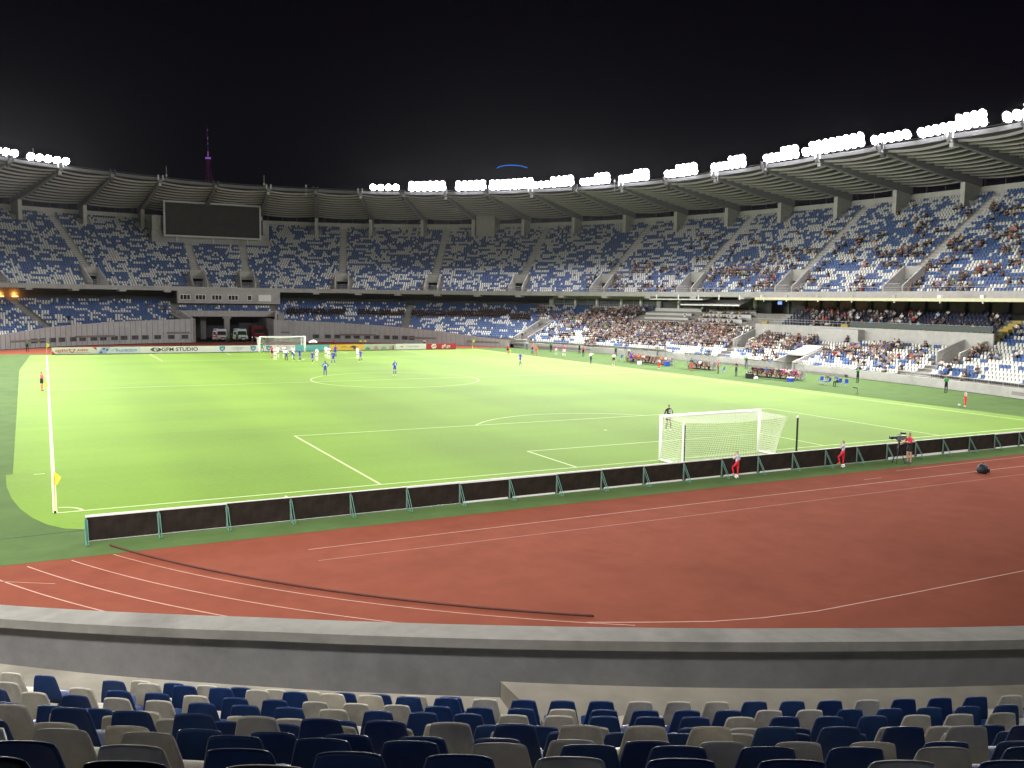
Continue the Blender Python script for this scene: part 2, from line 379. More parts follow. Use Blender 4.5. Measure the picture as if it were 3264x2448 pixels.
def band(mb, o0, o1, z0, z1, s0=None, s1=None, step=2.0, mi=0):
    """closed ring beam of rectangular section between two contours"""
    c0, c1 = con(o0), con(o1); a0, b0 = (srange(c0) if s0 is None else (s0, s1)); a1, b1 = (srange(c1) if s0 is None else tuple(c1.near_s(c0.at(v)) for v in (s0, s1)))
    n = max(2, int((b0-a0)/step)+1); L0 = np.linspace(a0, b0, n); L1 = np.linspace(a1, b1, n)
    x0, y0 = c0.at(L0); x1, y1 = c1.at(L1)
    zf = lambda z, x, y: (z(x, y) if callable(z) else z+0*x)
    R = [[(float(a), float(b), float(e)) for a, b, e in zip(x, y, zf(z, x, y))] for x, y, z in ((x0, y0, z0), (x0, y0, z1), (x1, y1, z1), (x1, y1, z0))]
    for k in range(4): mb.strip(R[k], R[(k+1) % 4], mi)
    mb.add([R[k][0] for k in range(4)], [(0, 1, 2, 3)], mi); mb.add([R[k][-1] for k in range(4)], [(3, 2, 1, 0)], mi)
band(fas, 12.0, 12.46, 9.92, 10.76)
fas.build('fascia', concrete_light, upper)
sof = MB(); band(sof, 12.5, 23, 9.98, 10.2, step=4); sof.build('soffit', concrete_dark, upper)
# vomitories: notch with side walls, door and gate railing
for ai, (P, Q) in enumerate(AIS):
    d = (Q-P).normalized(); n = Vector((d.y, -d.x, 0)); rt = (P-d*.0)
    zt = lambda o: UZ+(o-UO)/UT*UR+1.0
    v = MB()
    for sg in (-1, 1):
        e0, e1, w = rt+n*sg*1.32+d*.5, rt+n*sg*1.32+d*5.0, n*sg*.22
        v.hexa([e0+Vector((0, 0, 9.99)), e1+Vector((0, 0, 9.99)), e1+w+Vector((0, 0, 9.99)), e0+w+Vector((0, 0, 9.99)),
                e0+Vector((0, 0, 11.5)), e1+Vector((0, 0, 14.3)), e1+w+Vector((0, 0, 14.3)), e0+w+Vector((0, 0, 11.5))])
    bk = rt+d*5.1
    v.hexa([bk-n*1.54+Vector((0, 0, 12.5)), bk+n*1.54+Vector((0, 0, 12.5)), bk+n*1.54+d*.25+Vector((0, 0, 12.5)), bk-n*1.54+d*.25+Vector((0, 0, 12.5)),
            bk-n*1.54+Vector((0, 0, 14.28)), bk+n*1.54+Vector((0, 0, 14.28)), bk+n*1.54+d*.25+Vector((0, 0, 14.28)), bk-n*1.54+d*.25+Vector((0, 0, 14.28))])
    for sg in (-1, 1):
        c = bk+n*sg*1.37+d*.12+Vector((0, 0, 11.36)); v.box(c, (.34, .24, 2.28), ax=n, ay=-d if False else Vector((-n.y, n.x, 0)))
    v.box(rt+d*3.0+Vector((0, 0, 10.24)), (2.6, 5.0, .08), ax=n, ay=Vector((-n.y, n.x, 0)))
    v.build('vomitory', concrete_light, upper)
    pas = MB(); b0 = rt+d*5.36
    for sg in (-1, 1): pas.box(b0+d*2.2+n*sg*1.2+Vector((0, 0, 11.36)), (.05, 4.3, 2.2), ax=n, ay=Vector((-n.y, n.x, 0)))
    pas.box(b0+d*4.4+Vector((0, 0, 11.36)), (2.5, .05, 2.2), ax=n, ay=Vector((-n.y, n.x, 0)))
    pas.build('doorway', concrete_dark, upper)
    g = MB(); gz = 10.78
    for k in range(9):
        p = rt+n*(-1.2+.3*k)+d*.3; g.tube([p+Vector((0, 0, 10.7)), p+Vector((0, 0, 11.75))], .022, 4)
    for zz in (11.75, 10.95): g.tube([rt-n*1.25+d*.3+Vector((0, 0, zz)), rt+n*1.25+d*.3+Vector((0, 0, zz))], .03, 4)
    g.build('gate_railing', steel, upper)
    st = MB()
    for i in range(7, NU-1):      # aisle stairs: a half step on every row
        if SCR[0]-1 < (P.x+Q.x)/2 < SCR[1]+1 and P.y > 140 and i > 21: break
        t = (uo(i)-12)/25.0; p = P+(Q-P)*t*1.0
        st.box(p+d*.60+Vector((0, 0, uz(i)+UR/4+.003)), (1.3, .30, UR/2), ax=n, ay=Vector((-n.y, n.x, 0)))
    st.build('stairway', concrete_light, upper)
# front railing on the fascia
for nm, o, z0, z1, stp in (('front_railing', 12.2, 10.76, 11.3, 2.4),):
    C = con(o); a, b = srange(C); r = MB(); L = np.arange(a, b, stp)
    top = pts(C, a, b, z1, 3); r.tube(top, .022, 4)
    for s in L:
        x, y = C.at(s); r.tube([(float(x), float(y), z0), (float(x), float(y), z1)], .018, 4)
    r.build(nm, steel, upper)
# back parapet, mullions
bp_ = MB(); band(bp_, 37.6, 37.9, 24.6, 26.9); bp_.build('back_wall', concrete_light, upper)
C = con(37.75); a, b = srange(C); mu = MB(); mu.box((0, 0, 0), (.11, .11, 2.2)); mu_o = mu.build('mullion', dark_steel); mu_m = mu_o.data; bpy.data.objects.remove(mu_o)
for s in np.linspace(a, b, 98):
    x, y = C.at(s); q = bpy.data.objects.new('mullion', mu_m); COL.objects.link(q); q.parent = upper; q.location = Vector((float(x), float(y), 28.0))-upper.location

# ---------------------------------------------------------------- ribs: brackets, columns, rafters, roof
S34 = [-40, -28.2, -16.3, -4.4, 7.6, 19.2, 31.3, 43.5, 55.8, 68.6, 81.6, 94.4, 106.9, 119.5, 131.9, 144.6, 157.3, 170.1, 182.9, 194.6, 207.3, 220, 232.5]
C34, C12 = con(34), con(12)
roof = empty('stadium_roof', (60, 160, 29), 'curved cantilever roof ring with slatted underside over the upper tier', 'roof')
ribs = []
for s in S34:
    x, y, tx, ty = [float(v) for v in C34.frame(s)]; p = Vector((x, y, 0)); d = Vector((ty, -tx, 0))     # outward normal
    s12 = C12.near_s((x-d.x*22, y-d.y*22)); q = Vector((*[float(v) for v in C12.at(s12)], 0)); d = (p-q).normalized()
    ribs.append((p, q, d, Vector((d.y, -d.x, 0))))
rib_lights = []
def rib_pt(k, o):
    p, q, d, n = ribs[k]; return q+d*(o-12)*((p-q).length/22.0)
def under(k, o):
    """height of the roof underside"""
    p16 = rib_pt(k, 16); ze = roof_z(C16.near_s(p16)); return ze-.55+(28.1-(ze-.55))*(o-16)/(38-16)
tip = MB()
for k, (p, q, d, n) in enumerate(ribs):
    col = MB(); b = rib_pt(k, 34.2); zt = under(k, 34.2)-.2
    Y = Vector((-n.y, n.x, 0))
    zb = uz(28)-.3
    col.box(b+Vector((0, 0, (zb+zt)/2)), (.75, 1.15, zt-zb), ax=n, ay=Y)
    b2 = rib_pt(k, 35.9); col.box(b2+Vector((0, 0, 26.6)), (.70, 2.2, 3.6), ax=n, ay=Y)
    col.build('column', concrete_light, roof)
    ra = MB(); a0, a1, a2 = rib_pt(k, 15.7), rib_pt(k, 27), rib_pt(k, 37.5); P8 = []
    def sec(pt, z, h, w): return [pt-n*w+Vector((0, 0, z-h)), pt+n*w+Vector((0, 0, z-h)), pt+n*w+Vector((0, 0, z)), pt-n*w+Vector((0, 0, z))]
    secs = [sec(a0, under(k, 15.7)+.15, .55, .30), sec(a1, under(k, 27)+.05, 1.15, .36), sec(a2, under(k, 37.5), 1.35, .42)]
    for u, v in zip(secs[:-1], secs[1:]):
        ra.add(u+v, [(0, 1, 5, 4), (1, 2, 6, 5), (2, 3, 7, 6), (3, 0, 4, 7)])
    ra.add(secs[0], [(3, 2, 1, 0)]); ra.add(secs[-1], [(0, 1, 2, 3)])
    ra.build('rafter', mat('rafter_paint', (.22, .215, .225), .6), roof)
    t = MB(); c = rib_pt(k, 15.75); z = under(k, 15.75)
    t.box(c+n*.45+Vector((0, 0, z+.55)), (.28, .3, 1.0), ax=n, ay=Y); t.box(c-n*.45+Vector((0, 0, z+.55)), (.28, .3, 1.0), ax=n, ay=Y)
    t.box(c+d*.7+Vector((0, 0, z-.75)), (.5, .5, .6), ax=n, ay=Y); t.build('rafter_tip', dark_steel if k % 2 else steel, roof)
    br = MB(); br.box(rib_pt(k, 12.6)+Vector((0, 0, 9.76)), (1.3, 1.6, .40), ax=n, ay=Y); br.build('bracket', concrete_light, upper)
# roof deck: per bay, sagging slats that catch the pitch light, dark gaps between
slat = MB(); deck = MB(); edge = MB()
OS = np.linspace(37.6, 16.2, 12)
for k in range(len(ribs)-1):
    def rowpts(o, dz, sag=.35, m=6):
        A, B = rib_pt(k, o), rib_pt(k+1, o); za, zb = under(k, o), under(k+1, o); out = []
        mid = (A+B)/2; C = con(o)
        for t in np.linspace(0, 1, m+1):
            p = A+(B-A)*t; bow = 4*t*(1-t); dn = (ribs[k][2]+ribs[k+1][2]).normalized()
            p = p+dn*bow*.45; out.append(Vector((p.x, p.y, za+(zb-za)*t+dz-bow*sag)))
        return out
    for j in range(len(OS)-1):
        o0, o1 = OS[j], OS[j+1]
        slat.strip(rowpts(o0-.05, .25), rowpts(o1+.75, -.22)); slat.strip(rowpts(o1+.75, -.22), rowpts(o1+.70, .12))
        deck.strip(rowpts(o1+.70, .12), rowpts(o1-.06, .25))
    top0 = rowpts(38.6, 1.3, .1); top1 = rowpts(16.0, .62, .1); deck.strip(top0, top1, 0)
    e0 = rowpts(15.95, .02, .05); e1 = rowpts(15.95, .62, .05); edge.strip(e0, e1); e2 = rowpts(16.25, .62, .05); edge.strip(e1, e2); e3 = rowpts(16.25, .02, .05); edge.strip(e2, e3); edge.strip(e3, e0)
    edge.tube(rowpts(16.3, .95, .05), .04, 4)
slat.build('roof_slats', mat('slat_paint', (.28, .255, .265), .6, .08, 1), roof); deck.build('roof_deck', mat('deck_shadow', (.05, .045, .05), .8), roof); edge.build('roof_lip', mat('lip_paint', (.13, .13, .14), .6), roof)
for s in (131.5, 122.8, 176, 52, 28, 151):
    x, y = C16.at(s); z = roof_z(s); x, y = float(x), float(y); a = MB(); a.tube([(x, y, z-1.5 if s < 130 else z), (x, y, z+(1.0 if s < 130 else 2.4))], .05, 5); a.box((x, y, z+.6), (.3, .3, .35)); a.build('antenna', steel, roof)

# ---------------------------------------------------------------- concourse behind the lower tier
cc = empty('concourse', (60, 150, 8), 'dark recessed concourse between the two seating tiers', 'concourse')
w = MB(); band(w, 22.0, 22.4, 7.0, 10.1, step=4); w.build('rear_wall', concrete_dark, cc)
fl = MB(); c0, c1 = con(17.9, 14.0), con(22.4); a, b = srange(c0); a1, b1 = srange(c1); n = 120
x0, y0 = c0.at(np.linspace(a, b, n)); x1, y1 = c1.at(np.linspace(a1, b1, n))
fl.strip([(float(i), float(j), 7.35) for i, j in zip(x0, y0)], [(float(i), float(j), 7.35) for i, j in zip(x1, y1)]); fl.build('floor_slab', concrete, cc)
rl = MB(); band(rl, 17.6, 17.75, 7.3, 8.12, *[0]*0) if False else None
for sx in range(-20, 200, 9):
    x, y, tx, ty = [float(v) for v in con(18).frame(sx+4)]
    pass

# ---------------------------------------------------------------- lower stand
LK, LT, LRz = 19, .85, .35
def lz(k): return 7.3-LRz*k
def lo(k): return (16.6-LT*k, 12.6-LT*k)     # front edge offsets (side, end)
WX = [-120, -20, -6.4, 1.9, 11.4, 25.5, 41.2, 51.2, 61.4, 68.6, 73.2, 77, 81, 200]
WZ = [1.2, 1.25, 2.28, 3.37, 3.99, 4.48, 4.25, 3.93, 3.29, 2.6, 1.88, 1.4, .98, .98]
def wall_z(x, y): return np.interp(x, WX, WZ)
LP0, LP1 = -45.0, 200.0
PORT = (24.3, 41.4)
# radial cuts of the lower tier: (point on wall, direction point, half width, z floor of the notch, from o, to o)
def radial(s, o0, o1):
    C = con(0); x, y, tx, ty = [float(v) for v in C.frame(s)]; d = Vector((ty, -tx, 0)); return Vector((x, y, 0)), d
C0 = con(0)
LA = []      # lower aisles as (P,Q): seats keep clear
for px, py, tx_, ty_ in ((1.9, 129.8, -5.5, 143.5), (63.5, 128.4, 68.5, 137.9), (-12.5, 114, -22, 127)):
    LA.append((Vector((px, py, 0)), Vector((tx_, ty_, 0))))
LV = []      # lower vomitories P, d, half width, o range, floor z
for s, hw, oa, ob, zf in ((C0.near_s((78.6, 107.5)), 1.5, 1.2, 8.5, 1.55), (C0.near_s((87.6, 62.3)), 1.5, 4.8, 9.6, 2.25), (C0.near_s((88.1, 48.7)), 1.6, -.3, 4.8, .0), (C0.near_s((86.9, 27.6)), 1.5, 5.0, 10.0, 2.3)):
    P, d = radial(s, 0, 0); LV.append((P, d, hw, oa, ob, zf))
lower = empty('lower_stand', (40, 140, 1), 'lower tier of terraced seating behind the trackside wall', 'stand')
lt = MB()
for k in range(LK+2):
    oa, ob = lo(k); oc, od = (lo(k-1) if k else (oa+1.3, ob+1.4)); c0, c1 = con(oa, ob), con(oc, od)
    a0, b0 = srange(c0, LP0, LP1); a1, b1 = srange(c1, LP0, LP1); n = 560
    L0 = np.linspace(a0, b0, n); L1 = np.linspace(a1, b1, n); x0, y0 = c0.at(L0); x1, y1 = c1.at(L1)
    keep = ~inside(x1, y1, .4)
    xm, ym = (x0+x1)/2, (y0+y1)/2
    if k > 6: keep &= ~((xm > PORT[0]) & (xm < PORT[1]) & (ym > 120))
    for P, d, hw, oa_, ob_, zf in LV:
        ac, al = line_dist(xm, ym, P, P+d); keep &= ~((np.abs(ac) < hw) & (al > oa_-.3) & (al < ob_) & (lz(k) > zf))
    z = lz(k)
    for i in range(n-1):
        if keep[i] and keep[i+1]:
            a, b, c, d_ = (x0[i], y0[i]), (x0[i+1], y0[i+1]), (x1[i+1], y1[i+1]), (x1[i], y1[i])
            lt.add([(*map(float, a), z), (*map(float, b), z), (*map(float, c), z), (*map(float, d_), z), (*map(float, a), z-LRz), (*map(float, b), z-LRz)], [(0, 1, 2, 3), (4, 5, 1, 0)])
lt.build('terrace', mat('lower_terrace_concrete', (.25, .24, .22), .9, .14, 1.2, stain=.2), lower)
# half steps in the far lower aisles
for P, Q in LA:
    d = (Q-P).normalized(); n = Vector((d.y, -d.x, 0)); st = MB()
    for k in range(0, LK):
        C = con(lo(k)[0]+.2, lo(k)[1]+.2); s = cross_s(C, P, Q); x, y = [float(v) for v in C.at(s)]
        if inside(x, y, .6): continue
        st.box((x, y, lz(k)+LRz/4+.002), (1.2, .34, LRz/2), ax=n, ay=Vector((-n.y, n.x, 0)))
    st.build('stairway', concrete, lower)
# lower vomitories
for vi, (P, d, hw, oa, ob, zf) in enumerate(LV):
    n = Vector((d.y, -d.x, 0)); Y = Vector((-n.y, n.x, 0)); v = MB(); zt = lambda o: max(1.3, .3+.412*o+1.25)
    for sg in (-1, 1):
        e0, e1, w = P+n*sg*hw+d*(oa+.02), P+n*sg*hw+d*(ob+1.2), n*sg*.22; zz = lambda p, h: p+Vector((0, 0, h))
        zl = zt(oa) if vi != 2 else 1.25; zh = zt(ob)+.1 if vi != 2 else 3.3
        v.hexa([zz(e0, 0), zz(e1, 0), zz(e1+w, 0), zz(e0+w, 0), zz(e0, zl), zz(e1, zh), zz(e1+w, zh), zz(e0+w, zl)])
    if vi == 2:
        a, b = P+d*2.0, P+d*5.4
        v.hexa([zz(a-n*hw, 1.95), zz(a+n*hw, 1.95), zz(b+n*hw, 3.1), zz(b-n*hw, 3.1), zz(a-n*hw, 2.15), zz(a+n*hw, 2.15), zz(b+n*hw, 3.3), zz(b-n*hw, 3.3)])
    else:
        a = P+d*(ob+1.2); v.box(a+Vector((0, 0, (zt(ob)+.2+3.7)/2)), (2*hw+.5, .25, zt(ob)+.2-3.7), ax=n, ay=Y)
        a2 = P+d*(ob-.3)
    v.box(P+d*((oa+ob)/2)+Vector((0, 0, zf/2+.01 if zf > .1 else .03)), (2*hw, ob-oa-.05, max(.05, zf)), ax=n, ay=Y)
    if vi in (1, 3): v.box(P+d*(oa-.1)+Vector((0, 0, zf-.25)), (2*hw+.4, .2, .6), ax=n, ay=Y)
    v.build('vomitory', concrete_light, lower)
    if vi != 2:
        h = MB(); 
        for sg in (-1, 1):
            p0, p1 = P+n*sg*(hw-.15)+d*(oa+.5), P+n*sg*(hw-.15)+d*(ob+.6); h.tube([p0+Vector((0, 0, zf+.9)), p1+Vector((0, 0, zt(ob)+.15))], .035, 5)
            for t in (0, .5, 1):
                p = p0.lerp(p1, t); zq = (zf+.9)*(1-t)+(zt(ob)+.15)*t; h.tube([p+Vector((0, 0, zq-.9)), p+Vector((0, 0, zq))], .03, 5)
        h.build('handrail', steel, lower)
        dk = MB(); dk.box(P+d*(ob+1.9)+Vector((0, 0, 2.6)), (2*hw-.4, .05, 2.2), ax=n, ay=Y); dk.build('doorway', concrete_dark, lower)

# ---------------------------------------------------------------- trackside wall with portal
tw = empty('trackside_wall', (25, 139, 0), 'grey ribbed concrete wall between the running track and the far seats', 'wall')
sP0, sP1 = C0.near_s((40.3, 138.95)), C0.near_s((25.4, 139.25))
def wallrun(s0, s1, name, m):
    b = MB(); band(b, 0.0, .3, 0.0, lambda x, y: wall_z(x, y), s0, s1, step=1.0); return b.build(name, m, tw)
sV = C0.near_s((78.6, 107.5)); sT = C0.near_s((88.1, 48.7))
wallrun(sP1, LP1+8, 'ribbed_panel', wall_panel); wallrun(sV+1.75, sP0, 'ribbed_panel', wall_panel)
rib = MB()
for s in list(np.arange(sP1+.8, LP1+6, 1.02))+list(np.arange(sV+3, sP0-.4, 1.02)):
    x, y, tx, ty = [float(v) for v in C0.frame(s)]; z = float(wall_z(x, y)); nrm = Vector((-ty, tx, 0))
    rib.box(Vector((x, y, z/2))+nrm*.02, (.05, .05, z-.02), ax=Vector((tx, ty, 0)), ay=Vector((-ty, tx, 0)))
rib.build('panel_joints', mat('panel_joint_grey', (.27, .28, .28), .8), tw)  # joint strips in a darker grey than the panels
cap = MB(); band(cap, -.03, .36, lambda x, y: wall_z(x, y)+.003, lambda x, y: wall_z(x, y)+.07, sP1, LP1+8, 1.0); band(cap, -.03, .36, lambda x, y: wall_z(x, y)+.003, lambda x, y: wall_z(x, y)+.07, sV+1.75, sP0, 1.0); cap.build('coping', concrete_light, tw)
VX = [(294, 868), (367, 860), (453, 853), (532, 850), (630, 846), (710, 845), (806, 838), (888, 836), (984, 832), (1066, 830), (1162, 828), (1250, 826), (1356, 824), (1472, 822), (1590, 820)]
vent_px = [x*.3707 for x, _ in VX]+[800+x*.3707 for x in (558, 662, 742, 833, 910, 1000, 1080, 1168, 1241, 1323, 1400, 1485, 1558)]
tbl = [(s, px_of((*[float(v) for v in C0.at(s)], 1.0))[0]) for s in np.arange(80, 190, .25)]
ts = np.array([t[0] for t in tbl]); tp = np.array([t[1] for t in tbl]); oo = tp.argsort()
for vx in vent_px:
    s = float(np.interp(vx, tp[oo], ts[oo])); x, y, tx, ty = [float(v) for v in C0.frame(s)]; nrm = Vector((-ty, tx, 0)); X = Vector((tx, ty, 0))
    fr = MB()
    for a, b, cx, cz in ((1.25, .07, 0, .36), (1.25, .07, 0, -.36), (.07, .65, -.59, 0), (.07, .65, .59, 0)):
        fr.box(Vector((x, y, 1.12+cz))+nrm*.03+X*cx, (a, .1, b), ax=X, ay=nrm)
    for q in range(4): fr.box(Vector((x, y, .92+.14*q))+nrm*.02, (1.1, .06, .03), ax=X, ay=nrm)
    fo = fr.build('ventilation_opening', mat('vent_frame', (.2, .2, .2), .6), tw)
    g = MB(); g.box(Vector((x, y, 1.12))+nrm*.006, (1.12, .012, .66), ax=X, ay=nrm); g.build('grille', mat('vent_dark', (.05, .048, .045), .8), fo)
sw = empty('pitchside_wall', (88, 60, 0), 'low smooth grey wall along the dugout side under the white seats', 'wall')
for a, b in ((LP0-6, sT-1.85), (sT+1.85, sV-1.7)):
    m_ = MB(); band(m_, 0, .25, 0, .98, a, b, 1.2); m_.build('wall_panel', concrete_light, sw)
    C = con(.12); r = MB(); r.tube(pts(C, a+.3, b-.3, 1.42, 2.0), .028, 5)
    for s in np.arange(a+.4, b-.3, 1.9):
        x, y = [float(v) for v in C.at(s)]; r.tube([(x, y, .97), (x, y, 1.42)], .025, 4)
    r.build('handrail', steel, sw)

# portal of the vehicle tunnel
po = empty('vehicle_tunnel', (33, 140, 0), 'wide dark vehicle tunnel through the end stand with one central pillar', 'tunnel')
Z5 = Vector((0, 0, 0))
m_ = MB(); yb = 145.6
m_.box(((PORT[0]+PORT[1])/2, yb+.3, 5.42), (PORT[1]-PORT[0]+3.0, .6, 1.15)); m_.build('beam', concrete_light, po)
for k in range(9):
    j = MB(); j.box((PORT[0]-.6+k*2.2, yb-.015, 5.42), (.05, .03, 1.15)); 
    j.build('beam_joint', mat('panel_joint_grey', (.20, .20, .20), .8), po)
for x, sg in ((25.45, -1), (40.2, 1)):
    m_ = MB(); xo = x+sg*2.2; yw = 139.1
    m_.hexa([(x, yw, 0), (x+sg*.01, 160, 0), (x+sg*.4, 160, 0), (x+sg*.4, yw, 0), (x, yw, 4.45), (x+sg*.01, 160, 4.9), (x+sg*.4, 160, 4.9), (x+sg*.4, yw, 4.45)][::1] if sg > 0 else
            [(x-.4, yw, 0), (x-.4, 160, 0), (x, 160, 0), (x, yw, 0), (x-.4, yw, 4.45), (x-.4, 160, 4.9), (x, 160, 4.9), (x, yw, 4.45)])
    m_.build('side_wall', concrete, po)
    w_ = MB(); a, b = Vector((x+sg*.42, yw+.35, 0)), Vector((x+sg*1.9, yb+.2, 0)); t_ = Vector((sg*.35, 0, 0))
    w_.hexa([a+Vector((0, 0, 4.3)), b+Vector((0, 0, 4.3)), b+t_+Vector((0, 0, 4.3)), a+t_+Vector((0, 0, 4.3)), a+Vector((0, 0, 4.75)), b+Vector((0, 0, 6.1)), b+t_+Vector((0, 0, 6.1)), a+t_+Vector((0, 0, 4.75))])
    w_.build('wing_wall', concrete_light, po)
    s_ = MB()
    for k in range(9):
        yy = yw+1.0+k*.85; s_.box((x+sg*(1.6+.22*k), yy, 4.2+.17*k), (1.3, .85, .34))
    s_.build('stairway', concrete, po)
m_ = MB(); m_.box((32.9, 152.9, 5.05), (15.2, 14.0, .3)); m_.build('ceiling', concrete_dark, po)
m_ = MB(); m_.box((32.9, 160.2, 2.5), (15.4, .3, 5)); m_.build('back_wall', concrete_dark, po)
for (cx, cy, zz) in ((32.4, yb+.3, 4.8), (28.9, 153, 4.85)):
    m_ = MB(); m_.box((cx, cy, zz/2), (1.05, .8, zz)); m_.box((cx, cy, zz-.2), (1.6, .85, .38)); m_.build('pillar', concrete, po)
m_ = MB(); m_.box((37.9, 152, 1.7), (4, .2, 3.4)); m_.build('partition', concrete_dark, po)
# commentary boxes under the fascia at the end
cb = empty('commentary_box', (34, 150.3, 7.2), 'grey block of commentary windows above the vehicle tunnel', 'building')
m_ = MB(); m_.box((33.9, 151.2, 8.66), (20.4, 2.4, 2.5)); m_.build('wall', concrete_light, cb)
for i, x in enumerate((25.1, 28.05, 31.25, 34.5)+(37.8,)):
    wdt = 2.05 if i < 4 else .95
    f = MB()
    for a, b, cx, cz in ((wdt, .1, 0, .5), (wdt, .1, 0, -.5), (.1, .9, -wdt/2+.05, 0), (.1, .9, wdt/2-.05, 0))+(((.08, .9, -wdt/6, 0), (.08, .9, wdt/6, 0)) if i < 4 else ()):
        f.box((x+cx, 149.96, 8.62+cz), (a, .1, b))
    fo = f.build('window', white_paint, cb); g = MB(); g.box((x, 149.99, 8.62), (wdt-.1, .03, .95)); g.build('pane', glass_dark, fo)
m_ = MB(); m_.box((40.9, 149.95, 8.62), (2.6, .08, 1.35)); m_.build('white_panel', white_paint, cb)

# ---------------------------------------------------------------- scoreboard
sb = empty('scoreboard', (33.6, 167, 21.6), 'large dark blank scoreboard with pale frame hanging under the roof', 'scoreboard')
m_ = MB(); m_.box((33.6, 167.3, 25.5), (20.4, .6, 7.6)); m_.build('cabinet', mat('scoreboard_back', (.06, .06, .065), .7), sb)
m_ = MB(); m_.box((33.6, 166.96, 25.5), (19.8, .06, 7.0)); m_.build('screen', mat('unlit_screen', (.030, .027, .026), .7, .2, .5), sb)
m_ = MB()
for a, b, cx, cz in ((20.7, .38, 0, 3.66), (20.7, .38, 0, -3.66), (.36, 6.9, -10.17, 0), (.36, 6.9, 10.17, 0)): m_.box((33.6+cx, 166.9, 25.5+cz), (a, .28, b))
m_.build('frame', steel, sb)
ss = empty('scoreboard_plinth', (33.6, 168.5, 20), 'grey concrete plinth carrying the scoreboard above the seats', 'plinth')
m_ = MB(); m_.box((33.4, 169.4, 21.2), (25.0, 3.4, 3.2)); m_.box((21.9, 169.4, 24.5), (1.8, 3.2, 3.3)); m_.box((45.2, 169.4, 24.5), (1.4, 3.2, 3.3))
m_.build('block', concrete, ss)
m_ = MB()
for x in (26, 33.6, 41): m_.box((x, 167.6, 22.0), (.3, .3, 3))
m_.build('support_posts', steel, ss)
bx = empty('stair_tower', (93, 153, 25), 'grey concrete box breaking the back row below the long floodlight run', 'building')
m_ = MB(); x, y, tx, ty = [float(v) for v in con(35.5).frame(con(35.5).near_s((90.5+3.2, 151.0)))]; m_.box((x, y, 26.0), (4.6, 3.5, 5.2), ax=(tx, ty, 0), ay=(-ty, tx, 0)); m_.build('wall', concrete, bx)
# ---------------------------------------------------------------- dugout side: VIP balcony, press desks, glass boxes, canopies
def s_y(o, y):
    C = con(o); i = np.where((C.x > XC) & (C.y > -40))[0]; return float(C.s[i[np.abs(C.y[i]-y).argmin()]])
def seg(o0, o1, z0, z1, ya, yb, name, m, parent, step=1.6):
    mb = MB(); band(mb, o0, o1, z0, z1, s_y(o0, ya), s_y(o0, yb), step); return mb.build(name, m, parent)
vip = empty('vip_balcony', (98, 44, 4), 'raised VIP balcony with navy seats under a cream fascia', 'balcony')
seg(9, 9.25, 3.4, 5.85, 24, 64, 'front_wall', concrete_light, vip)
seg(7.8, 9.0, 3.2, 5.6, 43.4, 51.2, 'box_wall', concrete_light, vip)
vt = MB()
for k in range(8):
    c0, c1 = con(9.25+k*.85), con(10.1+k*.85); z = 4.95+.33*k
    for a, b in ((24, 64),):
        p0, p1 = pts(c0, s_y(9.25+k*.85, a), s_y(9.25+k*.85, b), z, 2), None
        L = np.linspace(s_y(10.1+k*.85, a), s_y(10.1+k*.85, b), len(p0)); x, y = c1.at(L); p1 = [Vector((float(i), float(j), z)) for i, j in zip(x, y)]
        vt.strip(p0, p1); vt.strip([p-Vector((0, 0, .33)) for p in p0], p0)
vt.build('terrace', concrete, vip)
rl = MB()
for zz in (6.62, 6.28): rl.tube(pts(con(9.1), s_y(9.1, 24.3), s_y(9.1, 63.8), zz, 2), .025, 4)
for s in np.arange(s_y(9.1, 24.3), s_y(9.1, 63.8), 1.5):
    x, y = [float(v) for v in con(9.1).at(s)]; rl.tube([(x, y, 5.85), (x, y, 6.62)], .022, 4)
rl.build('railing', steel, vip)
seg(9.02, 9.06, 5.9, 6.55, 24.3, 46, 'glass_screen', mat('green_glass', (.07, .085, .08), .2, spec=.6), vip)
seg(17.5, 17.8, 7.2, 9.6, 21, 66, 'lounge_glazing', mat('lounge_glass', (.045, .055, .05), .15, spec=.7), vip)
mu2 = MB()
for i, yv in enumerate(np.arange(22, 66, 3.1)):
    x, y, tx, ty = [float(v) for v in con(17.3).frame(s_y(17.3, yv))]; wd = .55 if i % 2 else .18; mu2.box((x, y, 8.5), (wd, .2, 2.3), ax=(tx, ty, 0), ay=(-ty, tx, 0))
mu2.build('glazing_posts', dark_steel, vip)
seg(8.0, 8.25, 9.45, 9.86, 19.6, 63.3, 'cream_fascia', cream, vip)
seg(8.25, 18, 9.72, 9.84, 19.6, 66, 'canopy_deck', mat('canopy_underside', (.20, .19, .17), .7), vip)
for i, yv in enumerate((25, 31, 38, 45, 51, 57, 61.5)):
    x, y, tx, ty = [float(v) for v in con(8.1).frame(s_y(8.1, yv))]; m_ = MB(); m_.box((x-ty*.1, y+tx*.1, 10.02), (.5, .3, .35), ax=(tx, ty, 0), ay=(-ty, tx, 0)); m_.build('fascia_bracket', white_paint if i < 2 else concrete_light, vip); m_ = MB(); m_.box((x, y, 9.33), (.12, .2, .2), ax=(tx, ty, 0), ay=(-ty, tx, 0)); m_.build('downlight', white_paint, vip)
for k in range(7):     # yellow stairs at the right end of the balcony
    x, y, tx, ty = [float(v) for v in con(9.8+k*.8).frame(s_y(9.8+k*.8, 24.9))]; m_ = MB() if k == 0 else m_; m_.box((x, y, 5.15+.33*k), (1.2, .5, .32), ax=(tx, ty, 0), ay=(-ty, tx, 0))
yel = mat('yellow_paint', (.36, .27, .04), .6); m_.build('yellow_stairway', yel, vip)
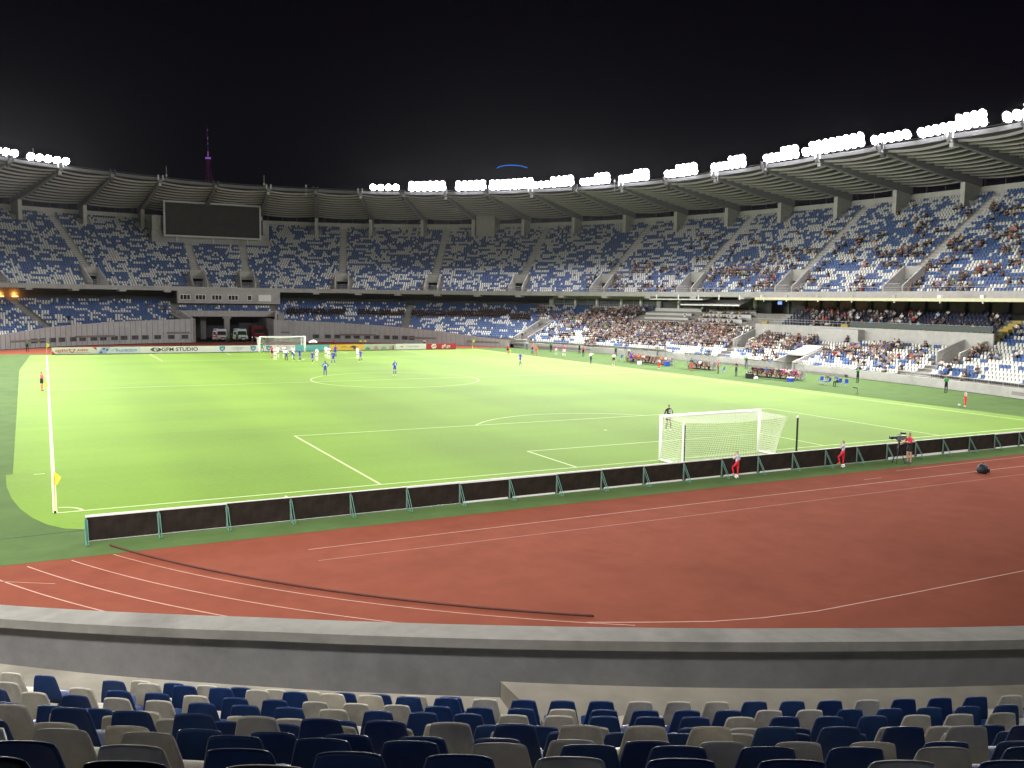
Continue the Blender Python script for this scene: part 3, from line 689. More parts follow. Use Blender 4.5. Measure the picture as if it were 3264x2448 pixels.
for i, yv in enumerate((62.5, 47.3, 40.2)):
    x, y, tx, ty = [float(v) for v in con(9.0).frame(s_y(9.0, yv))]; m_ = MB(); m_.box((x+ty*.5, y-tx*.5, 6.05), (1.2, .3, .38), ax=(tx, ty, 0), ay=(-ty, tx, 0)); m_.build('yellow_step', yel, vip)
m_ = MB(); x, y, tx, ty = [float(v) for v in con(17.2).frame(s_y(17.2, 67.2))]; X = Vector((tx, ty, 0)); Yv = Vector((-ty, tx, 0))
tv = empty('wall_screen', (x, y, 9.0), 'small lit blue screen on the glazing above the navy seats', 'screen'); m_.box((x, y, 9.05), (.95, .08, .6), ax=X, ay=Yv); m_.build('casing', black, tv)
m_ = MB(); m_.box(Vector((x, y, 9.05))+Yv*.06, (.85, .02, .5), ax=X, ay=Yv); m_.build('display', mat('blue_display', (.1, .15, .5), .4, emit=(.25, .4, 1), es=.9), tv)
# navy VIP seats
VS = []
for k in range(8):
    o = 9.85+k*.85; C = con(o); s = np.arange(s_y(o, 25.4+.25*k), s_y(o, 60.5+.3*k), .58); x, y, tx, ty = C.frame(s); gap = np.abs(y-42.5) > .7
    for j in range(len(s)):
        if gap[j]: VS.append((float(x[j]), float(y[j]), 4.95+.33*k, math.atan2(float(ty[j]), float(tx[j]))))
# press desks
pr = empty('press_tribune', (99, 82, 5), 'stepped rows of white press desks beside the crowded block', 'desks')
desk = mat('white_desk_panel', (.58, .58, .56), .6, .05, 2)
DESK = []
for i, (o, zt, ya, yb) in enumerate([(16.6, 7.86, 83.6, 94.3), (14.8, 7.02, 84.0, 94.6), (13.0, 6.26, 82.9, 93.0), (11.4, 5.62, 82.7, 92.6), (16.6, 7.80, 71.6, 82.0), (14.8, 7.06, 70.8, 81.5), (13.0, 6.30, 70.9, 80.8), (11.4, 5.60, 70.8, 81.0)]):
    t = MB(); a, b = s_y(o, ya), s_y(o, yb)
    band(t, o, o+.06, zt-.62 if i else zt-.95, zt, a, b, 2); band(t, o, o+.55, zt-.05, zt-.002, a, b, 2)
    t.build('desk', desk, pr); f = MB(); band(f, o-.25, o+1.75, 3.0, zt-.68 if i else zt-.96, a-.4, b+.4, 2); f.build('platform', concrete_light, pr); DESK.append((o, zt, ya, yb))
cn = empty('press_canopy', (100, 80, 8.5), 'sloping grey canopy over the press desks with a white front edge', 'canopy')
def slab(name, o0, z0, o1, z1, ya, yb, th, m, parent):
    a = pts(con(o0), s_y(o0, ya), s_y(o0, yb), z0, 2); L = np.linspace(s_y(o1, ya+1.5), s_y(o1, yb+1.5), len(a)); x, y = con(o1).at(L); b = [Vector((float(i), float(j), z1)) for i, j in zip(x, y)]
    mb = MB(); dn = Vector((0, 0, -th)); mb.strip(a, b); mb.strip([p+dn for p in b], [p+dn for p in a]); mb.strip([p+dn for p in a], a); mb.strip(b, [p+dn for p in b]); return mb.build(name, m, parent)
slab('panel', 11, 8.62, 15.5, 9.6, 69.5, 82.5, .05, mat('canopy_underside', (0, 0, 0)), cn); seg(10.85, 11, 8.45, 8.66, 69.5, 82.5, 'front_edge', white_paint, cn)
c2 = empty('walkway_canopy', (97, 84, 9.4), 'thin white awning strip on short hangers below the grey fascia', 'canopy')
slab('panel', 10, 9.45, 13, 9.6, 76.5, 88.5, .04, steel, c2); seg(9.85, 10, 9.36, 9.5, 76.5, 88.5, 'front_edge', white_paint, c2)
for i, yv in enumerate((64, 68.5, 73, 77.5, 82, 87)):
    x, y = [float(v) for v in con(10.0).at(s_y(10.0, yv))]; m_ = MB(); m_.box((x, y, 9.85), (.15, .15, .85)); m_.build('hanger', white_paint, c2)
# glass boxes behind the crowded block
gb = empty('glass_boxes', (95, 103, 7.5), 'row of grey glazed hospitality boxes between pale pillars', 'building')
seg(18.2, 18.4, 7.35, 9.35, 70, 119, 'glazing', mat('box_glass', (.10, .115, .11), .2, .2, .4, spec=.6), gb)
seg(17.8, 18.6, 9.3, 9.95, 83, 119, 'lintel', concrete_light, gb); seg(17.7, 17.9, 7.2, 7.75, 94.5, 118.5, 'sill', concrete, gb)
for i, yv in enumerate((119.2, 113.9, 109.0, 103.4, 98.8, 94.6, 90.0, 84.5, 78, 73)):
    x, y, tx, ty = [float(v) for v in con(17.75).frame(s_y(17.75, yv))]; wd = .9 if i in (0, 5) else .42; m_ = MB(); m_.box((x, y, 8.45), (wd, .5, 2.1), ax=(tx, ty, 0), ay=(-ty, tx, 0)); m_.build('pillar', concrete_light if i in (0, 5) else white_paint, gb)
    if i < 5:
        x, y, tx, ty = [float(v) for v in con(18.1).frame(s_y(18.1, yv-2.4))]; m_ = MB(); m_.box((x, y, 8.4), (.07, .08, 2.0), ax=(tx, ty, 0), ay=(-ty, tx, 0)); m_.build('mullion', steel, gb)
m_ = MB()
for zz in (8.35, 7.9): m_.tube(pts(con(16.6), s_y(16.6, 95), s_y(16.6, 117.5), zz, 2), .025, 4)
for s in np.arange(s_y(16.6, 95), s_y(16.6, 117.5), 1.9):
    x, y = [float(v) for v in con(16.6).at(s)]; m_.tube([(x, y, 7.3), (x, y, 8.35)], .02, 4)
m_.build('railing', steel, gb)
# warm wall lights in the concourse at the far left
for i, (x, y) in enumerate(((-7.2, 151.0), (-4.9, 152.3))):
    e = empty('wall_light', (x, y, 8.2), '%s orange uplighter glowing on the dark concourse wall at far left' % ('left' if i == 0 else 'right'), 'lamp', 'orange uplighters in the concourse')
    m_ = MB(); m_.box((x, y, 8.35), (1.0, .3, .12)); m_.build('lamp_bar', mat('warm_lamp', (.9, .5, .2), .5, emit=(1, .40, .08), es=9), e)
    ld = bpy.data.lights.new('uplighter_glow', 'POINT'); ld.energy = 160; ld.color = (1, .36, .08); ld.shadow_soft_size = .3; lo_ = bpy.data.objects.new('uplighter_glow', ld); COL.objects.link(lo_); lo_.location = (x, y-.1, 8.75)
# ---------------------------------------------------------------- near stand: parapet, floor, rows
def near_con(oa, ob, x):
    return YC-(B0+ob)*(1-np.abs((x-XC)/(A0+oa))**NN)**(1/NN)
NX = [-40, -5, -.99, .91, 2.7, 4.4, 6.1, 7.8, 10.4, 13.5, 25, 60]
NZ = [1.5, 3.1, 3.42, 3.54, 3.65, 3.71, 3.755, 3.79, 3.815, 3.80, 3.9, 3.5]
np_ = empty('near_parapet', (6, -28, 3), 'thick grey concrete parapet with overhanging coping in front of the nearest seats', 'wall')
xs = np.linspace(-16, 40, 150)
def ring(oa, dz=None, zabs=None):
    y = near_con(oa, oa, xs); z = np.interp(xs, NX, NZ)+dz if zabs is None else zabs+0*xs
    return [(float(a), float(b), float(c)) for a, b, c in zip(xs, y, z)]
m_ = MB(); R = [ring(0, 0), ring(.55, 0), ring(.55, -.15), ring(0, -.15)]
for k in range(4): m_.strip(R[k], R[(k+1) % 4])
m_.build('coping', mat('weathered_coping', (.30, .29, .265), .85, .14, 2.5, stain=.3, bump=.4), np_)
m_ = MB(); R = [ring(.1, -.15), ring(.47, -.15), ring(.47, zabs=0), ring(.1, zabs=0)]
for k in range(4): m_.strip(R[k], R[(k+1) % 4])
m_.build('wall_face', mat('parapet_concrete', (.23, .228, .232), .9, .10, 3.0, stain=.22, bump=.5), np_)
near = empty('near_stand', (4, -34, 3), 'concrete terrace steps carrying the nearest rows of seats', 'stand')
floor_m = mat('dusty_walkway', (.40, .37, .31), .85, .14, 1.6, stain=.42, bump=.3)
XSTEP = 5.85
NO = {-1: -.85, 0: 0, 1: .75, 2: 1.6, 3: 2.55, 4: 3.45, 5: 4.35, 6: 5.2, 7: 6.05, 8: 6.95, 9: 7.8, 10: 8.65}
NZT = {-1: 3.38, 0: 3.77, 1: 4.02, 2: 4.36, 3: 4.72, 4: 5.13, 5: 5.65, 6: 5.98, 7: 6.4, 8: 6.82, 9: 7.23, 10: 7.6}
m_ = MB()
def nstrip(mb, x0, x1, oA, oB, za, zb=None, n=70):
    X = np.linspace(x0, x1, n); ya = near_con(oA[0], oA[1], X); yb = near_con(oB[0], oB[1], X)
    zA = za(X) if callable(za) else za+0*X; zB = zb(X) if callable(zb) else (zA if zb is None else zb+0*X)
    A = [(float(a), float(b), float(c)) for a, b, c in zip(X, ya, zA)]; B = [(float(a), float(b), float(c)) for a, b, c in zip(X, yb, zB)]
    mb.strip(A, B)
zl_ = lambda X: np.interp(X, [-16, -1, .5, 2.1, 3.4, 5, 5.9], [2.2, 2.60, 2.64, 2.70, 2.73, 2.78, 2.80])
def no_(n): o = NO[n]; return (5+o-.56, 1.9+o-.56)
nstrip(m_, -16, XSTEP, (.47, .47), no_(-1), zl_, lambda X: 2.6+0*X); nstrip(m_, XSTEP, 40, (.47, .47), no_(0), 3.05, 2.97)
yy0, yy1 = float(near_con(.5, .5, XSTEP)), float(near_con(*no_(0), XSTEP)); m_.add([(XSTEP, yy0, 2.7), (XSTEP, yy1, 2.5), (XSTEP, yy1, 2.97), (XSTEP, yy0, 3.06)], [(0, 1, 2, 3)])
m_.build('walkway', floor_m, near)
m_ = MB()
for n in range(-1, 10):
    z = NZT[n]-.8; z1 = NZT[n+1]-.8; x1 = XSTEP if n == -1 else 40
    nstrip(m_, -16, x1, no_(n), no_(n+1), z)
    nstrip(m_, -16, 40 if n >= 0 else XSTEP, no_(n+1), no_(n+1), z, z1)
m_.build('terrace', floor_m, near)

# moulded stadium seat: one shell (pan + back) with a rolled rim, metal bracket as its part
def seat_shell():
    prof = [(-.235, .375, .205), (-.225, .405, .212), (-.16, .400, .220), (-.06, .385, .224), (.04, .378, .224), (.12, .385, .222), (.165, .415, .222),
            (.190, .47, .216), (.205, .54, .206), (.218, .61, .191), (.230, .68, .175), (.240, .74, .161), (.247, .778, .151), (.251, .798, .143), (.252, .803, .136)]
    U = [-1, -.97, -.86, -.45, 0, .45, .86, .97, 1]; vs = []; fs = []
    for (y, z, w) in prof:
        back = z > .45
        for u in U:
            e = abs(u)**4
            if back: vs.append((u*w, y+.018*e-.004*(1-u*u), z+(0.0 if z < .79 else .004)-.010*abs(u)**8*(z > .79)))
            else: vs.append((u*w, y, z-.03*e+.012*(1-u*u)*-1))
    n = len(U)
    for i in range(len(prof)-1):
        for j in range(n-1): fs.append((i*n+j, i*n+j+1, (i+1)*n+j+1, (i+1)*n+j))
    me = bpy.data.meshes.new('tmp'); me.from_pydata(vs, [], fs); o = bpy.data.objects.new('tmp', me); COL.objects.link(o)
    s = o.modifiers.new('s', 'SOLIDIFY'); s.thickness = .022; s.offset = 0
    d = o.modifiers.new('d', 'SUBSURF'); d.levels = 1; d.render_levels = 1
    dg = bpy.context.evaluated_depsgraph_get(); me2 = bpy.data.meshes.new_from_object(o.evaluated_get(dg)); bpy.data.objects.remove(o)
    me2.polygons.foreach_set('use_smooth', [True]*len(me2.polygons)); me2.name = 'seat_shell'; return me2
shell_me = seat_shell()
sh_w = shell_me; sh_b = shell_me.copy(); sh_w.materials.append(seat_white); sh_b.materials.append(seat_blue); sh_fw = sh_w.copy(); sh_fb = sh_w.copy(); sh_fw.materials[0] = far_white; sh_fb.materials[0] = far_blue
bk_ = MB()
for sx in (-.12, .12): bk_.box((sx, .02, .36), (.035, .30, .03)); bk_.hexa([(sx-.017, .1, .02), (sx+.017, .1, .02), (sx+.017, .24, .02), (sx-.017, .24, .02), (sx-.017, .06, .35), (sx+.017, .06, .35), (sx+.017, .14, .35), (sx-.017, .14, .35)])
bk_.box((0, .2, .04), (.34, .12, .03)); b0_ = bk_.build('bracket', dark_steel); brk_me = b0_.data; bpy.data.objects.remove(b0_)
def make_seat(loc, rz, white, label, group, far=False):
    o = bpy.data.objects.new('stadium_seat', (sh_fw if white else sh_fb) if far else (sh_w if white else sh_b)); COL.objects.link(o); o.location = loc; o.rotation_euler = (0, 0, rz)
    tag(o, label, 'seat', group); b = bpy.data.objects.new('bracket', brk_me); COL.objects.link(b); b.parent = o; return o
NPAT = {-1: (1.14, 0, 'wbwbwwbbwb'), 0: (.64, 0, 'bwbbwbwwbbwbbbwwwbbbwbbbw'), 1: (.64, 0, 'bbwbbwwwbbbwbbbbwwbbbbbw'), 2: (.54, -2, 'wbwwbbbwbbbwwbbbwbbbwww'),
        3: (.26, 0, 'bwbwwbbwbbwbbwbbwwb'), 4: (1.88, 0, 'bwwwwbbbwbbbwbb'), 5: (-.56, 0, 'wbbbwbbwbwwwbbbw'), 6: (-.18, 0, 'wwbbbbbwbwwwbb'),
        7: (-.14, -1, 'wwwbbbwbbbbwb'), 8: (-.32, 0, 'bwbbbwb'), 9: (-.42, 0, 'bbwbbb')}
ORDN = ['first', 'second', 'third', 'fourth', 'fifth', 'sixth', 'seventh', 'eighth', 'ninth', 'tenth', 'eleventh', 'twelfth', 'thirteenth', 'fourteenth', 'fifteenth', 'sixteenth', 'seventeenth', 'eighteenth', 'nineteenth', 'twentieth',
        '21st', '22nd', '23rd', '24th', '25th', '26th', '27th', '28th', '29th', '30th', '31st', '32nd', '33rd', '34th']
far_P, far_A, far_M = [], [], []        # everything past the 300 largest seats
n_seats = 0
for n in range(-1, 10):
    s0, i0, pat = NPAT[n]; oa, ob = 5+NO[n], 1.9+NO[n]
    X = np.linspace(-14, 36, 12001); Y = near_con(oa, ob, X); L = np.r_[0, np.cumsum(np.hypot(np.diff(X), np.diff(Y)))]; L -= np.interp(0, X, L)
    vis = []
    for i in range(-16, 44):
        s = s0+.4935*i
        if n == -1 and not (0 <= i <= 9): continue
        if n == 0 and i in (-1,): continue
        if n == 1 and i in (-2,): continue
        x = float(np.interp(s, L, X)); y = float(np.interp(s, L, Y)); x2, y2 = np.interp(s+.1, L, X), np.interp(s+.1, L, Y)
        t = Vector((x2-x, y2-y, 0)).normalized(); inn = Vector((-t.y, t.x, 0))   # towards the pitch
        rz = math.atan2(t.y, t.x)+math.pi       # local -y (seat front) faces the pitch
        p = Vector((x, y, 0))+inn*.25; z = NZT[n]-.8
        u, v = px_of((x, y, NZT[n])); inview = -60 < u < 3320 and v < 2460
        j = i-i0 if i0 < 0 else i
        c = pat[j] if 0 <= j < len(pat) else ('b' if rnd.random() < .56 else 'w')
        if inview: vis.append((u, p, z, rz, c))
        elif -600 < u < 3900 or v >= 2460: far_P.append((p.x, p.y, z)); far_A.append(rz); far_M.append(0 if c == 'b' else 1)
    vis.sort(key=lambda t: t[0]); row = n+2 if n >= -1 else 0
    for q, (u, p, z, rz, c) in enumerate(vis):
        rn = ['short front row', 'first full row', 'second full row', 'third full row', 'fourth full row', 'fifth full row', 'sixth full row', 'seventh full row', 'eighth full row', 'ninth full row', 'tenth full row'][n+1]
        make_seat((p.x, p.y, z), rz, c == 'w', '%s seat, %s from left in %s of the nearest stand' % ('white' if c == 'w' else 'dark blue', ordn(q), rn), 'seats of the nearest rows'); n_seats += 1

# ---------------------------------------------------------------- far seats (stuff) and where people sit
def pat_rand(rows, cols, p, seed):
    g = np.random.RandomState(seed); a = (g.rand(rows, cols) < p).astype(int)
    for r in range(1, rows):           # short runs and diagonal drift, as in the photograph
        k = g.rand(cols) < .22; a[r][k] = np.roll(a[r-1], g.choice([-1, 0, 1]))[k]
    for c in range(1, cols):
        k = g.rand(rows) < .42; a[k, c] = a[k, c-1]
    return a
PP = {'u': pat_rand(NU, 900, .45, 3), 'lf': pat_rand(LK+2, 900, .30, 5), 'lr': pat_rand(LK+2, 900, .72, 9)}
seats_u, seats_l = [], []              # (x, y, z, rz, colour, tier, row, s)
for i in range(NU):
    c = con(uo(i)+.42); a, b = srange(c); s = np.arange(a+.3, b-.3, .5); x, y, tx, ty = c.frame(s); ok = np.ones(len(s), bool); o = uo(i)
    for P, Q in AIS:
        w = 2.35 if o < 15.4 else (2.35-(o-15.4)*.42 if o < 19 else .85)
        ac, al = line_dist(x, y, P, Q); ok &= ~((np.abs(ac) < max(w, .85)) & (al > -8) & (al < 60))
    for k, (p, q, d, n) in enumerate(ribs):
        if i >= 28:
            dd = (x-rib_pt(k, 34.5).x)**2+(y-rib_pt(k, 34.5).y)**2; ok &= dd > 1.5**2
    if i >= 21: ok &= ~((x > 20.6) & (x < 46.3) & (y > 140))
    for j in np.where(ok)[0]: seats_u.append((float(x[j]), float(y[j]), uz(i), math.atan2(ty[j], tx[j]), int(PP['u'][i, (j+i) % 900]), 'u', i, float(s[j])))
def on_vip(x, y):     # angle sector of the VIP balcony and of the press desks, seen on the right side
    return 23.5 < y < 61.5
for k in range(LK+1):
    oa, ob = lo(k); c = con(oa+.42, ob+.42); a, b = srange(c, LP0, LP1); s = np.arange(a+.3, b-.3, .5); x, y, tx, ty = c.frame(s); ok = ~inside(x, y, .75); z = lz(k)
    for P, Q in LA:
        ac, al = line_dist(x, y, P, Q); ok &= ~((np.abs(ac) < .85) & (al > -20) & (al < 30))
    for vi, (P, d, hw, o0, o1, zf) in enumerate(LV):
        ac, al = line_dist(x, y, P, P+d); ok &= ~((np.abs(ac) < hw+.45) & (al > (o0-1.5 if vi != 0 else -5)) & (al < o1+1.6))
        if vi in (1, 3): ok &= ~((np.abs(ac) < .8) & (al > -2) & (al < o0))
    ok &= ~((x > PORT[0]-1.6) & (x < PORT[1]+1.2) & (y > 120) & ((k > 6) | (k < 3)))
    ok &= ~(((np.abs(x-PORT[0]+1.2) < .8) | (np.abs(x-PORT[1]-1.0) < .8)) & (y > 120))
    right = (x > 70) & (y < 108)
    if oa > 8.0: ok &= ~(right & (y > 23.8) & (y < 66.0))
    if k < 8: ok &= ~(right & (y >= 66.0) & (y < 95.0))
    for j in np.where(ok)[0]:
        rt = bool(right[j]); seats_l.append((float(x[j]), float(y[j]), z, math.atan2(ty[j], tx[j]), int(PP['lr' if rt else 'lf'][k, (j+k) % 900]), 'r' if rt else 'l', k, float(s[j])))
print('near seats', n_seats, 'upper', len(seats_u), 'lower', len(seats_l))
# the largest of the rest, until 300 seats stand on their own
cand = sorted([t for t in seats_l if t[5] == 'r' and -10 < px_of(t[:3])[0] < 3262 and px_of(t[:3])[1] > 0], key=lambda t: (Vector(t[:3])-CAM).length)
take = cand[:max(0, 300-n_seats)]; takeset = set(id(t) for t in take)
groups = {}
for t in take:
    u = px_of(t[:3])[0]; groups.setdefault(t[6], []).append((u, t))
for k, L in groups.items():
    L.sort(key=lambda q: q[0])
    for q, (u, t) in enumerate(L):
        make_seat(t[:3], t[3]+math.pi, t[4] == 1, '%s seat, %s from the right in the %s row above the pitchside wall' % ('white' if t[4] else 'blue', ordn(len(L)-1-q), ordn(LK-k)), 'seats of the dugout side at the right edge', True)
LP_ = [(-.21, -.2, .40), (.21, -.2, .40), (.21, .16, .39), (-.21, .16, .39), (-.21, -.2, .36), (.21, -.2, .36), (-.18, .17, .42), (.18, .17, .42), (.145, .25, .80), (-.145, .25, .80), (-.18, .20, .40), (.18, .20, .40), (.145, .28, .79), (-.145, .28, .79)]
FP_ = [(0, 1, 2, 3), (4, 5, 1, 0), (6, 7, 8, 9), (11, 10, 13, 12), (9, 8, 12, 13), (7, 11, 12, 8), (10, 6, 9, 13)]
rest = [t for t in seats_u+seats_l if id(t) not in takeset]
P_ = np.array([t[:3] for t in rest]+[tuple(p) for p in far_P]); A_ = np.array([t[3]+math.pi for t in rest]+far_A); M_ = np.array([t[4] for t in rest]+[m for m in far_M])
V, F, MI = stamp(LP_, FP_, P_, A_, M_)
so = np_mesh('stadium_seats', V, F, MI, [far_blue, far_white]); tag(so, 'thousands of blue and white plastic seats filling the distant stands', 'seats', kind='stuff')
# ---------------------------------------------------------------- goals
def goal(yl, sg, label, xl=30.34, xr=37.66, backx=(30.35, 37.95)):
    g = empty('football_goal', ((xl+xr)/2, yl, 0), label, 'goal')
    for x in (xl, xr):
        m = MB(); m.tube([(x, yl, 0), (x, yl, 2.50)], .085, 10); m.build('post', mat('goal_white', (.85, .85, .84), .4), g, smooth=True)
    m = MB(); m.tube([(xl-.06, yl, 2.5), (xr+.06, yl, 2.5)], .085, 10); m.build('crossbar', MATS['goal_white'], g, smooth=True)
    m = MB()
    for x in (xl, xr): m.tube([(x, yl, .05), (x+(.1 if x > 34 else -.0), yl-sg*1.1, .05)], .05, 6)
    m.build('ground_bar', MATS['goal_white'], g)
    D, ZT = 2.0, 2.36
    def top(u, v):      # u across, v depth 0..1
        return Vector((xl+(xr-xl)*u+((backx[0]-xl)*(1-u)+(backx[1]-xr)*u)*v, yl-sg*D*v, 2.46+(ZT-2.46)*v-.16*math.sin(math.pi*u)*v))
    def back(u, v):     # v 0 top .. 1 ground, the net bellies in towards its foot
        t = top(u, 1); yb = yl-sg*(1.35+.25*math.sin(math.pi*u)); k = v**.75; return Vector((t.x+(xr-t.x if u > .5 else xl-t.x)*k*abs(2*u-1), t.y+(yb-t.y)*k, t.z*(1-v)))
    def side(w, v, x):
        u = 0 if x == xl else 1; a = Vector((x, yl, 2.46*(1-v))); b = back(u, v); return a.lerp(b, w)
    m = MB(); r = .0062
    def poly(fn, n): m.tube([fn(t) for t in np.linspace(0, 1, n)], r, 3, cap=False)
    for i in range(0, 62): poly(lambda t, u=i/61: top(u, t), 3); poly(lambda t, u=i/61: back(u, t), 8)
    for j in range(0, 17): poly(lambda t, v=j/16: top(t, v), 16)
    for j in range(0, 21): poly(lambda t, v=j/20: back(t, v), 16)
    for x in (xl, xr):
        for i in range(0, 16): poly(lambda t, w=i/15: side(w, t, x), 7)
        for j in range(0, 21): poly(lambda t, v=j/20: side(t, v, x), 6)
    n = m.build('net', mat('net_cord', (.80, .82, .70), .7), g); n['label'] = 'white square-meshed net hanging from the frame'
    return g
goal(0, 1, 'nearer white football goal, seen from behind through its net')
goal(105, -1, 'far white football goal with players in front of it', backx=(30.2, 37.8))
for x, y, lab in ((30.1, -2.3, 'white and black net pole behind the left corner of the near goal'), (38.42, -2.3, 'black net pole with white tip right of the near goal'), (29.6, 107.2, 'black net pole left behind the far goal'), (37.6, 107.3, 'thin white net pole behind the right corner of the far goal')):
    p = empty('net_pole', (x, y, 0), lab, 'pole', 'net support poles behind the goals')
    m = MB(); w = 'white' in lab[:5] or 'thin' in lab; m.tube([(x, y, 0), (x, y, 2.30)], .055, 8); m.build('shaft', white_paint if w else black, p)
    if lab.startswith('white'): m = MB(); m.tube([(x+.07, y-.02, 0), (x+.07, y-.02, 2.3)], .04, 6); m.build('padding', black, p)
    m = MB(); m.tube([(x, y, 2.30), (x, y, 2.38), (x, y, 2.44)], [.06, .055, .02], 8); m.build('cap', white_paint, p)
# ---------------------------------------------------------------- corner flags
fy = mat('flag_yellow', (.78, .80, .05), .7); fo_ = mat('flagpole_orange', (.80, .40, .22), .6)
for x, y, lab in ((0, 0, 'yellow corner flag at the near left corner of the pitch'), (0, 105, 'yellow corner flag at the far left corner'), (68, 105, 'yellow corner flag at the far right corner')):
    e = empty('corner_flag', (x, y, 0), lab, 'corner flag', 'corner flags of the pitch')
    m = MB(); m.tube([(x, y, .08), (x, y, 1.55)], .025 if y == 0 else .05, 6); m.build('pole', fo_, e); m = MB(); m.tube([(x, y, 0), (x, y, .1)], .05, 6); m.build('base', black, e)
    m = MB(); P = []
    for i in range(6):
        t = i/5; dx = .26*t; P.append((Vector((x+dx, y+.05*math.sin(t*5), 1.72-.25*t)), Vector((x+dx*.6, y+.05*math.sin(t*5+1), 1.12+.12*t))))
    k = 1.0 if y == 0 else 1.7
    P = [(Vector((x+(a.x-x)*k, a.y, a.z+(k-1)*.15)), Vector((x+(b.x-x)*k, b.y, b.z))) for a, b in P]
    m.strip([a for a, b in P], [b for a, b in P]); m.strip([b+Vector((0, .012, 0)) for a, b in P], [a+Vector((0, .012, 0)) for a, b in P]); m.build('flag', fy, e)
# ---------------------------------------------------------------- near hoardings seen from behind
hb = mat('banner_back', (.024, .018, .015), .9, .4, 2.0, stain=.35, spec=.05)
vinyl = mat('white_vinyl', (.68, .66, .66), .5, .06, 2); green_p = mat('green_brace_paint', (.085, .21, .165), .6, .1, 4); gpost = mat('grey_green_post', (.13, .19, .16), .6)
NH = 26
for i in range(NH):
    x0 = .93+2.443*i; x1 = x0+2.443; y = -5.22; h = 1.0 if i % 3 else .99
    lab = '%s dark-backed hoarding panel counting from the corner flag end' % ordn(i)
    e = empty('advertising_hoarding', ((x0+x1)/2, y, 0), lab, 'hoarding', 'low hoardings behind the near goal line')
    m = MB(); m.box(((x0+x1)/2, y, .52), (2.435, .035, .92)); m.build('back_sheet', hb, e)
    top = {0: .075, 1: .065, 2: .03, 3: .03, 4: .03, 5: .07, 6: .09, 7: .08, 8: .06, 9: .05, 10: .06, 11: .05}.get(i, .03 if i < 17 else (.07 if i in (17, 21, 22, 23) else .025))
    m = MB(); m.box(((x0+x1)/2, y-.004, .99-top/2), (2.44, .052, top)); m.build('top_fold', vinyl, e)
    if i in (6, 7, 8, 9, 10, 11, 12, 13, 17, 18, 19, 21, 22):
        b = .13 if i in (17, 18, 19) else .075; m = MB(); m.box(((x0+x1)/2+.05, y-.012, .03+b/2), (2.2, .05, b)); m.build('bottom_fold', vinyl, e)
    else: m = MB(); m.box(((x0+x1)/2, y-.006, .045), (2.43, .045, .018)); m.build('bottom_rail', steel, e)
    for xx in ([x0] if i else [x0+.02]):
        m = MB(); m.box((xx, y-.045, .46), (.055, .05, .92)); m.build('post', gpost if i else green_p, e)
        br = MB()
        for dx in (-.045, .045): br.tube([(xx+dx, y-.07, .84), (xx+dx, y-.62, .03)], .014, 5)
        br.tube([(xx, y-.07, .03), (xx, y-.64, .03)], .016, 5); br.build('brace', green_p, e)
# ---------------------------------------------------------------- printed boards at the far end
def text(body, size, m, parent, loc, rz=0, rx=90, ext=.004, bold=0, sx=1.0, ax='CENTER', name='lettering'):
    c = bpy.data.curves.new('txt', 'FONT'); c.body = body; c.size = size; c.align_x = ax; c.align_y = 'CENTER'; c.extrude = ext; c.offset = bold; c.resolution_u = 3
    o = bpy.data.objects.new(name, c); COL.objects.link(o); o.data.materials.append(m)
    M = Matrix.LocRotScale(parent.location, parent.rotation_euler, None).inverted() @ Matrix.LocRotScale(Vector(loc), Matrix.Rotation(math.radians(rz), 3, 'Z').to_euler(), None) @ Matrix.Rotation(math.radians(rx), 4, 'X') @ Matrix.Diagonal((sx, 1, 1, 1))
    dg = bpy.context.evaluated_depsgraph_get(); me = bpy.data.meshes.new_from_object(o.evaluated_get(dg)); bpy.data.objects.remove(o); me.transform(M)
    o = bpy.data.objects.new(name, me); COL.objects.link(o); o.parent = parent; return o
YB = 106.2
def P2(x, z, d=0): return Vector((x, YB-.05-d, z))
BD = [(.69, 6.62, (.80, .79, .76), 'white board with red heart and red AVERSI lettering'), (6.63, 12.6, (.70, .77, .82), 'pale blue board with blue Georgian handwriting'),
      (12.61, 23.6, (.82, .82, .78), 'long white board with dark GFM STUDIO lettering'), (23.61, 30.0, (.80, .80, .80), 'white board with a blue crest and small grey Georgian lettering, left'),
      (30.01, 36.28, (.80, .80, .80), 'white board with blue crests behind the far goal'), (36.29, 42.08, (.14, .50, .50), 'teal board right of the far goal'), (42.09, 47.98, (.80, .52, .08), 'yellow board with small dark emblem'),
      (47.99, 53.82, (.50, .58, .46), 'pale green landscape board between yellow and white boards'), (53.83, 59.45, (.80, .79, .76), 'white board with thin grey script between green and red boards'), (59.46, 65.2, (.52, .045, .06), 'red board with white gff.ge lettering at the right end')]
BO = []
for i, (a, b, c, lab) in enumerate(BD):
    e = empty('advertising_board', ((a+b)/2, YB, 0), lab, 'advertising board', 'printed boards along the far goal line')
    m = MB(); m.box(((a+b)/2, YB, .57), (b-a, .08, .98)); m.build('panel', mat('board_print_%d' % i, c, .6, .03, 1), e)
    m = MB(); m.box(((a+b)/2, YB, .04), (b-a, .1, .08)); m.build('foot_rail', dark_steel, e); BO.append(e)
red = mat('print_red', (.62, .04, .06), .6); navy = mat('print_blue', (.06, .14, .42), .6); grey = mat('print_grey', (.10, .10, .09), .6); lgrey = mat('print_light_grey', (.38, .38, .42), .6); wht = mat('print_white', (.85, .85, .83), .6)
def shape(pts2, m, parent, name, d=0.0, th=.006):
    mb = MB(); n = len(pts2); F = [P2(x, z, d) for x, z in pts2]; K = [p-Vector((0, th, 0)) for p in F]; mb.add(F+K, [tuple(range(n, 2*n))]+[(k, (k+1) % n, n+(k+1) % n, n+k) for k in range(n)]); return mb.build(name, m, parent)
